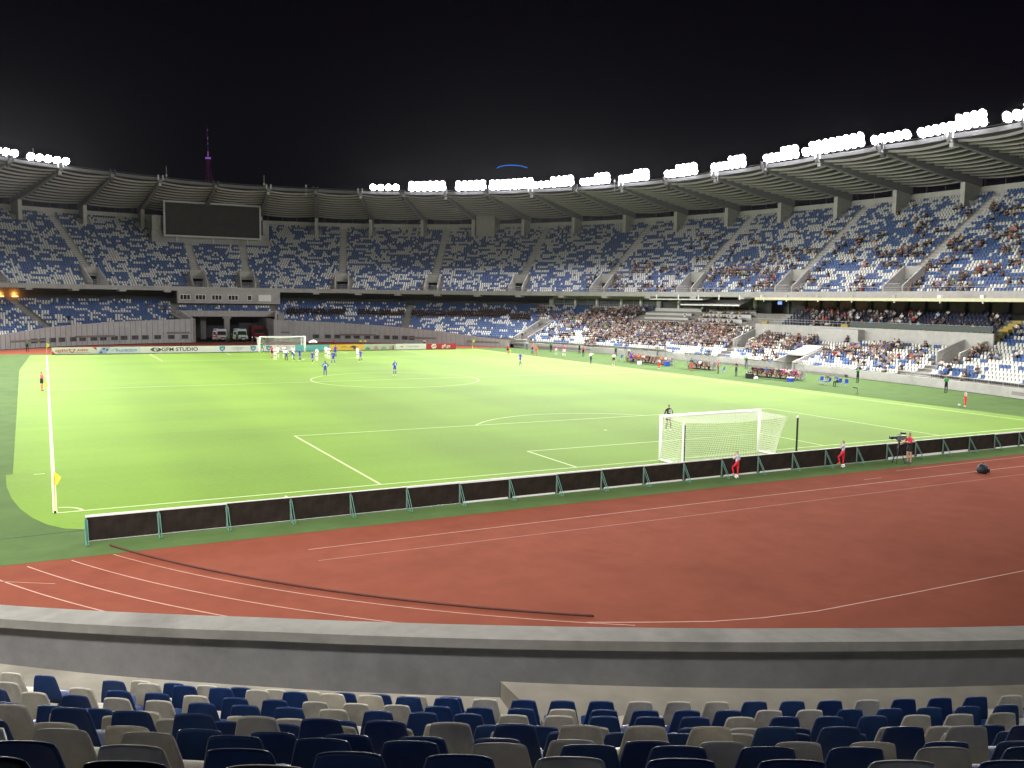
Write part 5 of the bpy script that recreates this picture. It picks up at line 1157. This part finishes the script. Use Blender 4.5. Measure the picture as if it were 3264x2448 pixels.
# bag on the track, mic stand, dark kerb tube
e = empty('backpack', (44.05, -10.1, 0), 'black backpack lying on the red track at the right', 'bag'); m = MB()
m.lathe((44.05, -10.1, 0), [(.20, .0), (.30, .10), (.29, .26), (.22, .42), (.10, .50), (.03, .52)], 12); o = m.build('sack', mat('bag_black', (.012, .014, .022), .6), e, smooth=True)
m = MB(); m.tube([(43.95, -10.35, .45), (43.9, -10.42, .30), (43.95, -10.42, .08)], .025, 5); m.build('strap', black, e); m = MB(); m.tube([(44.0, -10.1, .5), (43.95, -10.1, .60), (44.1, -10.1, .60), (44.1, -10.1, .5)], .015, 5); m.build('grab_handle', black, e)
m = MB(); m.box((44.2, -10.36, .18), (.22, .10, .22), rz=.6); m.build('pocket', MATS['bag_black'], e, bevel=.02)
e = empty('microphone_stand', (71.7, 22.4, 0), 'short black microphone stand on the turf near the right touchline', 'microphone'); m = MB(); m.tube([(71.7, 22.4, .02), (71.7, 22.4, .6)], .02, 5); m.tube([(71.45, 22.4, .02), (71.95, 22.4, .02)], .02, 5); m.build('stand', black, e); m = MB(); m.tube([(71.7, 22.4, .6), (71.3, 22.6, .66)], .05, 6); m.build('microphone', black, e)
hz_ = mat('maroon_kerb_tube', (.075, .022, .018), .7, .2, 3); m = MB(); PT = []
for t in np.linspace(math.radians(206.9), math.radians(235.2), 60): PT.append((34+36.25*math.cos(t), 10.3+36.25*math.sin(t), .04))
m.tube(PT, [.035]*60, 8); o = m.build('kerb_tube', hz_, smooth=True); tag(o, 'long dark maroon tube curving over the red track from the turf', 'tube')
# ---------------------------------------------------------------- dugouts
dgl = bpy.data.materials.new('dugout_glazing'); dgl.use_nodes = True; b = dgl.node_tree.nodes['Principled BSDF']; b.inputs['Base Color'].default_value = (.35, .38, .37, 1); b.inputs['Roughness'].default_value = .2; b.inputs['Alpha'].default_value = .38; MATS['dugout_glazing'] = dgl
def chair(x, y, rz, lab, col_=(.02, .05, .42)):
    e = empty('plastic_chair', (x, y, 0), lab, 'chair', 'blue plastic chairs', rz)
    m = MB(); m.box((0, 0, .44), (.44, .42, .03)); m.build('seat', cloth(col_), e, world=False, bevel=.01); m = MB(); m.hexa([(-.22, .20, .46), (.22, .20, .46), (.22, .23, .46), (-.22, .23, .46), (-.2, .27, .85), (.2, .27, .85), (.2, .30, .85), (-.2, .30, .85)]); m.build('backrest', cloth(col_), e, world=False, bevel=.01)
    for sx in (-1, 1):
        for sy in (-1, 1): m = MB(); m.tube([(sx*.18, sy*.17, .43), (sx*.22, sy*.22, 0)], .014, 5); m.build('leg', steel, e, world=False)
    return e
def dugout(x, y, ang, L, lab, n):
    e = empty('team_dugout', (x, y, 0), lab, 'dugout', 'team dugouts', ang)       # local -y looks at the pitch
    prof = [(-.75, 2.05), (-.2, 2.02), (.35, 1.80), (.72, 1.35), (.88, .80), (.92, .10)]
    m = MB(); m.strip([(-L/2, a, b) for a, b in prof], [(L/2, a, b) for a, b in prof]); m.build('shell', dgl, e, world=False)
    m = MB(); m.strip([(-L/2, a, b+.02) for a, b in prof[:2]], [(L/2, a, b+.02) for a, b in prof[:2]]); m.tube([(-L/2, -.75, 2.06), (L/2, -.75, 2.06)], .045, 6); m.build('roof_edge', dark_steel, e, world=False)
    for sx in (-1, 1):
        m = MB(); pp = [(sx*L/2, a, b) for a, b in prof]+[(sx*L/2, -.35, .10), (sx*L/2, -.45, 1.2)]; m.add(pp, [tuple(range(len(pp)))]); m.build('end_panel', dgl, e, world=False)
        m = MB(); m.tube([(sx*L/2, a, b) for a, b in prof], .03, 5); m.tube([(sx*L/2, -.75, 2.05), (sx*L/2, -.45, 1.2), (sx*L/2, -.35, .05)], .02, 5); m.build('end_frame', steel, e, world=False)
    for k in range(1, 3): m = MB(); m.tube([(-L/2+L*k/3, a, b-.03) for a, b in prof], .025, 5); m.build('arch_rib', steel, e, world=False)
    m = MB(); m.box((0, .35, .12), (L-.1, .9, .06)); m.build('plinth', dark_steel, e, world=False)
    for i in range(n):
        cx = -L/2+(i+.5)*L/n; m = MB(); m.box((cx, .35, .42), (.42, .42, .06)); m.hexa([(cx-.21, .54, .44), (cx+.21, .54, .44), (cx+.21, .60, .44), (cx-.21, .60, .44), (cx-.19, .62, 1.0), (cx+.19, .62, 1.0), (cx+.19, .68, 1.0), (cx-.19, .68, 1.0)]); m.box((cx, .4, .27), (.08, .2, .26)); m.build('seat', mat('dugout_seat', (.16, .03, .05), .6), e, world=False)
    return e
DG = [(77.6, 65.4, -math.pi/2+.09, 9.4, 'far dugout full of substitutes in orange bibs', 14), (77.6, 53.6, -math.pi/2+.09, 4.6, 'short middle dugout with seated officials', 6), (77.2, 39.6, -math.pi/2+.15, 7.6, 'near dugout full of players in dark and magenta tops', 11)]
BC = [[ORG, ORG, (.5, .1, .2), ORG, ORG, WH, (.1, .05, .05), (.15, .1, .1), ORG, (.7, .7, .7), (.5, .3, .25)], [(.03, .03, .05), (.2, .25, .4), (.7, .7, .72), (.12, .12, .15), (.4, .25, .18)], [BK, (.03, .03, .04), BK, (.03, .08, .35), BK, (.04, .04, .05), PNK, (.7, .55, .58), (.35, .04, .25), (.7, .25, .3)]]
for di, (x, y, a, L, lab, n) in enumerate(DG):
    dugout(x, y, a, L, lab, n); ca, sa = math.cos(a), math.sin(a)
    for i in range(len(BC[di])):
        cx = -L/2+(i+.5)*L/n+(0 if i < n//2 else L/n*(n-len(BC[di])-.3)); cy = .28; px_, py_ = x+cx*ca-cy*sa, y+cx*sa+cy*ca
        person(['sit', 'sitlean', 'sitback'][(i*2+di) % 3 if di != 1 else i % 2], px_, py_, math.degrees(a)-90, '%s person seated from the left in the %s' % (ordn(i), ['far dugout', 'middle dugout', 'near dugout'][di]), BC[di][i], BK if i % 3 else (.3, .05, .06), (.4, .25, .18) if i % 2 else BK, group='people on the %s bench' % ['far', 'middle', 'near'][di], skin=i % 2, hair=i % 3 == 2)
for x, y, d, c, lab in ((74.9, 63.7, (.55, .4, .38), (.75, .75, .72), 'white box on the turf before the far dugout'), (76.6, 59.6, (.55, .55, .6), (.02, .08, .40), 'blue bin right of the far dugout'), (74.0, 40.3, (.5, .9, .5), (.02, .02, .02), 'stack of black equipment cases before the near dugout'), (75.7, 35.4, (.5, .65, .42), (.02, .06, .42), 'blue cool box with white lid at the right of the near dugout')):
    e = empty('cool_box' if 'blue' in lab or 'white' in lab else 'equipment_case', (x, y, 0), lab, 'box'); m = MB(); m.box((x, y, d[2]/2), d); m.build('container', cloth(c), e, bevel=.02); m = MB(); m.box((x, y, d[2]+.045), (d[0]+.03, d[1]+.03, .09)); m.build('lid', white_paint if 'blue cool' in lab or 'white box' in lab else cloth(c), e, bevel=.015); m = MB(); m.tube([(x-.12, y, d[2]+.09), (x-.12, y, d[2]+.14), (x+.12, y, d[2]+.14), (x+.12, y, d[2]+.09)], .012, 4); m.build('handle', steel, e)
e = empty('ball_bag', (73.6, 38.8, 0), 'white and black ball bag before the near dugout', 'bag'); m = MB(); m.lathe((73.6, 38.8, 0), [(.12, 0), (.22, .08), (.24, .2), (.17, .33), (.05, .4)], 10); m.build('sack', white_paint, e, smooth=True); m = MB(); m.tube([(73.6, 38.8, .38), (73.5, 38.7, .5)], .02, 4); m.build('cord', black, e)
chair(76.7, 31.9, -math.pi/2, 'empty blue plastic chair left of the two seated men'); chair(76.5, 30.6, -math.pi/2-.2, 'blue plastic chair under the left seated man'); chair(76.6, 29.2, -math.pi/2, 'blue plastic chair under the right seated man'); chair(76.6, 28.3, -math.pi/2+.1, 'empty blue plastic chair right of the seated men')
person('sitback', 76.3, 30.6, 185, 'left seated man in striped trousers on the blue chairs', (.10, .10, .09), (.25, .30, .38), hair=1); person('sitlean', 76.45, 29.2, 180, 'right seated man in blue top on the blue chairs', (.03, .12, .42), BK)
chair(75.6, 47.0, -1.9, 'blue plastic chair beside the man in red vest'); chair(76.9, 71.4, -1.6, 'blue folding chair at the left of the far dugout')
# ---------------------------------------------------------------- ambulances and fire engine in the tunnel
def van(x, y, body, stripe, lab, dark=False):
    e = empty('ambulance' if not dark else 'fire_engine', (x, y, 0), lab, 'ambulance' if not dark else 'fire engine'); W_, H_ = (1.95, 2.45) if not dark else (2.4, 2.9)
    bm_ = cloth(body); m = MB(); w = W_/2; y0 = y
    m.hexa([(x-w, y0+.9, .35), (x+w, y0+.9, .35), (x+w, y0+5.2, .35), (x-w, y0+5.2, .35), (x-w*.93, y0+1.45, H_), (x+w*.93, y0+1.45, H_), (x+w*.93, y0+5.2, H_), (x-w*.93, y0+5.2, H_)])
    m.hexa([(x-w, y0, .40), (x+w, y0, .40), (x+w, y0+.9, .40), (x-w, y0+.9, .40), (x-w*.95, y0+.10, 1.05 if not dark else 1.5), (x+w*.95, y0+.10, 1.05 if not dark else 1.5), (x+w, y0+.9, 1.28 if not dark else 1.6), (x-w, y0+.9, 1.28 if not dark else 1.6)]); m.build('body', bm_, e, bevel=.05)
    zt = 1.30 if not dark else 1.65; m = MB(); m.hexa([(x-w*.86, y0+.93, zt), (x+w*.86, y0+.93, zt), (x+w*.86, y0+1.0, zt), (x-w*.86, y0+1.0, zt), (x-w*.8, y0+1.27, zt+.72), (x+w*.8, y0+1.27, zt+.72), (x+w*.8, y0+1.34, zt+.72), (x-w*.8, y0+1.34, zt+.72)]); m.build('windscreen', glass_dark, e)
    m = MB(); m.box((x, y0-.02, .50), (W_*.98, .12, .26)); m.build('bumper', black, e, bevel=.02); m = MB(); m.box((x, y0+.03, .80), (W_*.5, .05, .18)); m.build('grille', black, e)
    for sx in (-1, 1):
        m = MB(); m.box((x+sx*w*.76, y0+.03, .84), (.32, .07, .22)); m.build('headlight', mat('headlight_glass', (.5, .5, .5), .2), e, bevel=.02)
        m = MB(); m.box((x+sx*(w+.12), y0+.95, 1.35), (.16, .08, .28)); m.build('wing_mirror', black, e)
        for yy in (.75, 4.2):
            m = MB(); cx = x+sx*(w-.12); m.tube([(cx-.11, y0+yy, .34), (cx+.11, y0+yy, .34)], .34, 14); wo = m.build('wheel', mat('tyre_rubber', (.02, .02, .02), .8), e); m = MB(); m.tube([(cx+sx*.10, y0+yy, .34), (cx+sx*.125, y0+yy, .34)], .19, 10); m.build('rim', steel, wo)
    m = MB(); m.box((x, y0-.09, .52), (.5, .02, .12)); m.build('number_plate', white_paint, e)
    m = MB(); m.hexa([(x-w*.8, y0+.28, 1.10 if not dark else 1.53), (x+w*.8, y0+.28, 1.10 if not dark else 1.53), (x+w*.8, y0+.5, 1.17 if not dark else 1.57), (x-w*.8, y0+.5, 1.17 if not dark else 1.57)]+[(x-w*.8, y0+.28, 1.13 if not dark else 1.56), (x+w*.8, y0+.28, 1.13 if not dark else 1.56), (x+w*.8, y0+.5, 1.20 if not dark else 1.60), (x-w*.8, y0+.5, 1.20 if not dark else 1.60)]); m.build('bonnet_stripe', cloth(stripe), e)
    m = MB(); m.box((x, y0+1.6, H_+.06), (W_*.6, .25, .12)); m.build('light_bar', mat('beacon_unlit', (.05, .07, .2), .3), e)
    if not dark:
        m = MB(); m.hexa([(x-w-.85, y0+.75, .45), (x-w-.02, y0+1.0, .45), (x-w-.02, y0+1.06, .45), (x-w-.85, y0+.81, .45), (x-w-.75, y0+.8, 2.15), (x-w-.02, y0+1.05, 2.15), (x-w-.02, y0+1.11, 2.15), (x-w-.75, y0+.86, 2.15)]); do = m.build('open_door', bm_, e)
        m = MB(); m.box((x-w-.42, y0+.84, 1.65), (.5, .03, .55), rz=.29); m.build('window', glass_dark, do); m = MB(); m.box((x-w-.42, y0+.83, 1.05), (.80, .03, .28), rz=.29); m.build('door_stripe', cloth(stripe), do)
    return e
van(30.7, 140.6, (.62, .62, .62), (.70, .05, .05), 'white ambulance with red stripe and open door, left in the tunnel'); van(34.6, 140.6, (.50, .60, .55), (.30, .70, .10), 'pale green ambulance with lime stripe and open door beside the pillar')
van(38.3, 142.5, (.22, .02, .025), (.5, .2, .2), 'dark red fire engine half hidden at the right of the tunnel', True)
# ---------------------------------------------------------------- far off: television tower and lit arc on the hill
mg = mat('tower_magenta_light', (.5, .2, .6), .5, emit=(.55, .22, 1.0), es=.28); dk_t = mat('glowing_tower_steel', (.08, .05, .07), .7, emit=(.12, .02, .10), es=.10)  # tower steel glows faintly by itself in place of light falling on it
def far_pt(u, v, dist):
    d = f_+r_*((u-1632)/FPX)-u_*((v-1224)/FPX); return CAM+d*dist
bt, tp_ = far_pt(665, 600, 3000), far_pt(659, 405, 3000); tb = empty('television_tower', (bt.x, bt.y, 0), 'distant television mast with violet lights rising behind the left roof', 'tower')
def tz(v): return far_pt(664, v, 3000).z
m = MB(); cx, cy = bt.x, bt.y
for a in (90, 210, 330):
    c_, s_ = math.cos(math.radians(a)), math.sin(math.radians(a)); m.tube([(cx+26*c_, cy+26*s_, tz(640)), (cx+9*c_, cy+9*s_, tz(560)), (cx+5*c_, cy+5*s_, tz(505))], 1.3, 4)
for k in range(7): z = tz(600-13*k); r__ = 15-1.5*k; m.tube([(cx+r__*math.cos(math.radians(a)), cy+r__*math.sin(math.radians(a)), z) for a in (90, 210, 330, 450)], .7, 4)
m.tube([(cx+1, cy, tz(580)), (cx, cy, tz(505))], 3.6, 6); m.tube([(cx+18, cy, tz(590)), (cx+9, cy, tz(540))], .8, 4); m.build('lattice_legs', dk_t, tb)
m = MB(); m.tube([(cx, cy, tz(505)), (cx, cy, tz(470)), (cx-2, cy, tz(430)), (cx-3, cy, tz(404))], [2.4, 2.0, 1.3, .4], 6); m.build('mast', dk_t, tb)
m = MB(); m.tube([(cx, cy, tz(508)), (cx, cy, tz(503))], [9, 9], 12); m.build('platform', mg, tb)
for v0, v1, rr in ((499, 485, 1.6), (462, 458, 1.0), (447, 440, 1.0), (420, 416, .9)): m = MB(); m.tube([(cx-.5, cy-3, tz(v0)), (cx-.5, cy-3, tz(v1))], rr, 6); m.build('light', mg, tb)
ab = far_pt(1632, 560, 2400); e = empty('lit_arc', (ab.x, ab.y, 0), 'thin blue lit arc glowing on the dark hilltop above the floodlights', 'light arc'); m = MB()
m.tube([far_pt(u, v, 2400) for u, v in ((1584, 536), (1592, 531), (1606, 528), (1625, 526.5), (1645, 527), (1660, 528.5), (1672, 532), (1681, 534.5))], 1.1, 6); m.build('light_tube', mat('blue_neon', (.05, .3, .9), .5, emit=(.02, .22, .9), es=.6), e)
# ---------------------------------------------------------------- VIP seats (stuff)
V, F, MI = stamp([(a*1.12, b, c*1.05) for a, b, c in LP_], FP_, np.array([v[:3] for v in VS]), np.array([v[3]+math.pi for v in VS]), np.zeros(len(VS), int))
o = np_mesh('vip_seats', V, F, MI, [seat_navy]); tag(o, 'hundreds of padded navy seats filling the VIP balcony', 'seats', kind='stuff')
# ---------------------------------------------------------------- spectators
def hsh(*a):
    v = math.sin(sum(x*k for x, k in zip(a, (12.9898, 78.233, 37.719))))*43758.5453; return v-math.floor(v)
def vnoise(x, y):
    xi, yi = math.floor(x), math.floor(y); fx, fy = x-xi, y-yi; h = lambda i, j: hsh(xi+i, yi+j)
    return (h(0, 0)*(1-fx)+h(1, 0)*fx)*(1-fy)+(h(0, 1)*(1-fx)+h(1, 1)*fx)*fy
ZL = [(1740, 1000, 1880, 1100, .42), (1880, 985, 1990, 1085, .72), (1880, 1085, 1990, 1112, .38), (1990, 975, 2070, 1100, .80), (2070, 1028, 2340, 1100, .88), (2070, 1100, 2340, 1140, .16),
      (2340, 1035, 2410, 1110, .75), (2400, 1040, 2610, 1110, .78), (2400, 1110, 2520, 1150, .35), (2600, 1095, 2740, 1140, .50), (2700, 1068, 2965, 1150, .50), (2600, 1140, 2930, 1190, .13),
      (2980, 1110, 3060, 1160, .55), (3060, 1085, 3140, 1130, .60), (3110, 1020, 3170, 1075, .5), (3190, 1080, 3264, 1110, .5), (2930, 1020, 3270, 1240, .09), (3215, 1125, 3264, 1160, .7), (1700, 1000, 1750, 1095, .10), (460, 955, 560, 990, .10), (1690, 960, 1760, 1000, .25)]
ZU = [(1940, 830, 2060, 935, .30), (2060, 840, 2260, 935, .22), (2200, 750, 2560, 850, .16), (2260, 850, 2480, 935, .46), (2500, 740, 2860, 850, .20), (2500, 850, 2830, 935, .48), (2860, 650, 3270, 780, .20), (2860, 780, 3270, 935, .40), (1860, 880, 1940, 935, .10)]
DK = [(915, 984, 1100, 1003), (1140, 990, 1290, 1005), (1306, 991, 1625, 1010), (1625, 1000, 1690, 1020)]
PAL = [('black', (.02, .02, .022)), ('dark grey', (.07, .07, .075)), ('navy', (.02, .03, .08)), ('brown', (.12, .07, .05)), ('grey', (.25, .25, .26)), ('white', (.60, .60, .60)), ('red', (.30, .03, .03)), ('blue', (.05, .12, .40)), ('pale blue', (.30, .42, .55)), ('orange', (.45, .14, .05)), ('beige', (.38, .30, .22)), ('green', (.08, .28, .12)), ('pink', (.50, .22, .25)), ('black uniform', (.012, .012, .013))]
PW = [26, 18, 11, 8, 15, 11, 3.5, 4, 5, 1, 6, 1.5, 1.5]; PWC = np.cumsum(PW)/sum(PW)
spec = []       # x, y, z, rz, pose, shirt, block, row
for t in seats_l+seats_u:
    u, v = px_of((t[0], t[1], t[2]+.7)); up = t[5] == 'u'; R_ = ZU if up else ZL; p = 0; dark = False
    if u < -40 or u > 3310: continue
    for a, b, c, d, q in R_:
        if a <= u < c and b <= v < d: p = q; break
    if not up:
        for a, b, c, d in DK:
            if a <= u < c and b <= v < d and hsh(t[6], 3) > -1: p = .9; dark = True
    if p <= 0: continue
    cl = vnoise(t[7]*.38, t[6]*.75)*.75+vnoise(t[7]*1.3+9, t[6]*.9)*.25
    thr = p*(.62+.5*(cl > .45)) if p > .6 else p*(.10+1.35*(cl > .56))
    if up: thr *= .72
    if hsh(t[0]*3.1, t[1]*1.7, t[6]) < thr:
        c = 13 if dark else int(np.searchsorted(PWC, rnd.random()))
        if up and c in (5, 10) and rnd.random() < .6: c = rnd.choice([0, 1, 3])
        spec.append([t[0], t[1], t[2], t[3], rnd.choice(['sit', 'sit', 'sitlean']), c, ('upper tier' if up else 'lower tier beside the dugouts' if t[5] == 'r' else 'lower tier of the end stand'), t[6]])
for x, y, z, a in VS:
    u, v = px_of((x, y, z+.7)); p = .42 if 2590 < u < 2960 else (.05 if u < 2590 else .09)
    if rnd.random() < p*(.5+vnoise(x*.8, y*.8)): spec.append([x, y, z, a, 'sit', rnd.choice([5, 5, 5, 1, 0, 4, 8, 0, 2, 6, 0]), 'VIP balcony', int((z-4.95)/.33)])
for i, (o, zt, ya, yb) in enumerate(DESK):
    n = 1 if i == 2 else (0 if i < 4 else 13)
    for k in range(n):
        yv = ya+(yb-ya)*(k+.5+.5*rnd.random())/max(n, 1)
        if n == 1: yv = ya+1.5
        if i > 4 and k > 0 or n == 1 or rnd.random() < .75:
            x, y, tx, ty = [float(v) for v in con(o+.75).frame(s_y(o+.75, yv))]; spec.append([x, y, zt-.68, math.atan2(ty, tx), 'sit', rnd.choice([0, 0, 1, 4, 5, 10, 3]), 'white press desks', i])
print('spectators', len(spec))
cams = [(Vector(s[:3])-CAM).length for s in spec]; order = np.argsort(cams)
solo, mass = [], []
for i in order:
    u = px_of((spec[i][0], spec[i][1], spec[i][2]+.8))[0]
    (solo if (len(solo) < 215 and 4 < u < 3260) else mass).append(spec[i])
def mats_for(c): return PAL[c][1]
blk = {}
for s in solo:
    u = px_of(s[:3])[0]; blk.setdefault((s[6], s[7]), []).append((u, s))
LEG = [(.02, .02, .03), (.05, .07, .13), (.12, .09, .07)]
def spectator(s, lab, grp):
    c = PAL[s[5]][1]; k = rnd.randrange(3); sk = 2 if s[5] == 13 else rnd.randrange(2); pose = s[4]
    o = bpy.data.objects.new('spectator', body_mesh(pose, 0)); COL.objects.link(o); n = Vector((math.sin(s[3]), -math.cos(s[3]), 0)); o.location = (s[0]-n.x*.02, s[1]-n.y*.02, s[2]+.01)
    o.rotation_euler = (0, 0, s[3]+math.pi+rnd.uniform(-.25, .25)); h = rnd.uniform(.93, 1.04); o.scale = (h, h, h)
    bare = rnd.random() < .45; leg = cloth(LEG[k]); skm = skin_m[sk]
    for sl, m in zip(o.material_slots, (skm, hair_m[0 if rnd.random() < .8 else 2], cloth(c), skm if rnd.random() < .7 else cloth(c), leg, skm if bare else leg, skm if bare else leg, cloth((.03, .03, .03)))): sl.link = 'OBJECT'; sl.material = m
    tag(o, lab, 'spectator', grp)
for (b, row), L in blk.items():
    L.sort(key=lambda q: q[0])
    rn = {'upper tier': '%s upper row' % ordn(row), 'VIP balcony': '%s balcony row' % ordn(row), 'white press desks': '%s press desk' % ordn(row)}.get(b, '%s lower row' % ordn(LK-row))
    for q, (u, s) in enumerate(L): spectator(s, 'seated spectator in %s top, %s from left in the %s' % (PAL[s[5]][0], ordn(q), rn), 'spectators in the '+b)
# the rest of the crowd, one mesh
Vs, Fs, Ms = [], [], []; off = 0; pm_ = [m for m in skin_m]+hair_m+[cloth(c) for _, c in PAL]+[cloth(c) for c in LEG]
for pose in ('sit', 'sitlean'):
    me = body_mesh(pose, 0); tv_ = np.array([v.co[:] for v in me.vertices]); fq = []; fm = []
    for p in me.polygons:
        vv = list(p.vertices)
        if len(vv) == 3: vv.append(vv[2])
        for k in range(0, 1): fq.append(vv[:4]); fm.append(p.material_index)
    fm = np.array(fm); L = [s for s in mass if s[4] == pose]
    if not L: continue
    P = np.array([s[:3] for s in L]); A = np.array([s[3]+math.pi+rnd.uniform(-.3, .3) for s in L]); mi = np.zeros((len(L), len(fq)), int)
    for i, s in enumerate(L):
        sk = 2 if s[5] == 13 else rnd.randrange(2); hr = 3+(0 if rnd.random() < .8 else 2); sh = 6+s[5]; lg = 6+len(PAL)+rnd.randrange(3); bare = rnd.random() < .45
        mi[i] = np.array([sk, hr, sh, sk if rnd.random() < .7 else sh, lg, sk if bare else lg, sk if bare else lg, 6])[fm]
    V, F, M = stamp(tv_, fq, P, A, mi); Vs.append(V); Fs.append(F+off); Ms.append(M); off += len(V)
o = np_mesh('spectator_crowd', np.concatenate(Vs), np.concatenate(Fs), np.concatenate(Ms), pm_); tag(o, 'crowd of seated spectators scattered over the distant seats of both tiers', 'crowd', kind='stuff')
# ---------------------------------------------------------------- night haze lit by the floodlights
HAZE = 0.000014
m_ = MB(); m_.hexa([(-260, -160, -1.2), (330, -160, -1.2), (330, 330, -1.2), (-260, 330, -1.2), (-260, -160, 37), (330, -160, 37), (330, 330, 37), (-260, 330, 37)])
hm = bpy.data.materials.new('night_haze'); hm.use_nodes = True; nt = hm.node_tree; nt.nodes.clear(); out = nt.nodes.new('ShaderNodeOutputMaterial'); pv = nt.nodes.new('ShaderNodeVolumePrincipled')
pv.inputs['Color'].default_value = (.93, .94, 1, 1); pv.inputs['Density'].default_value = HAZE; pv.inputs['Anisotropy'].default_value = .78; nt.links.new(pv.outputs[0], out.inputs['Volume'])
if HAZE > 0: o = m_.build('haze', hm); tag(o, 'thin night haze lit by the floodlights', 'haze', None, 'stuff')
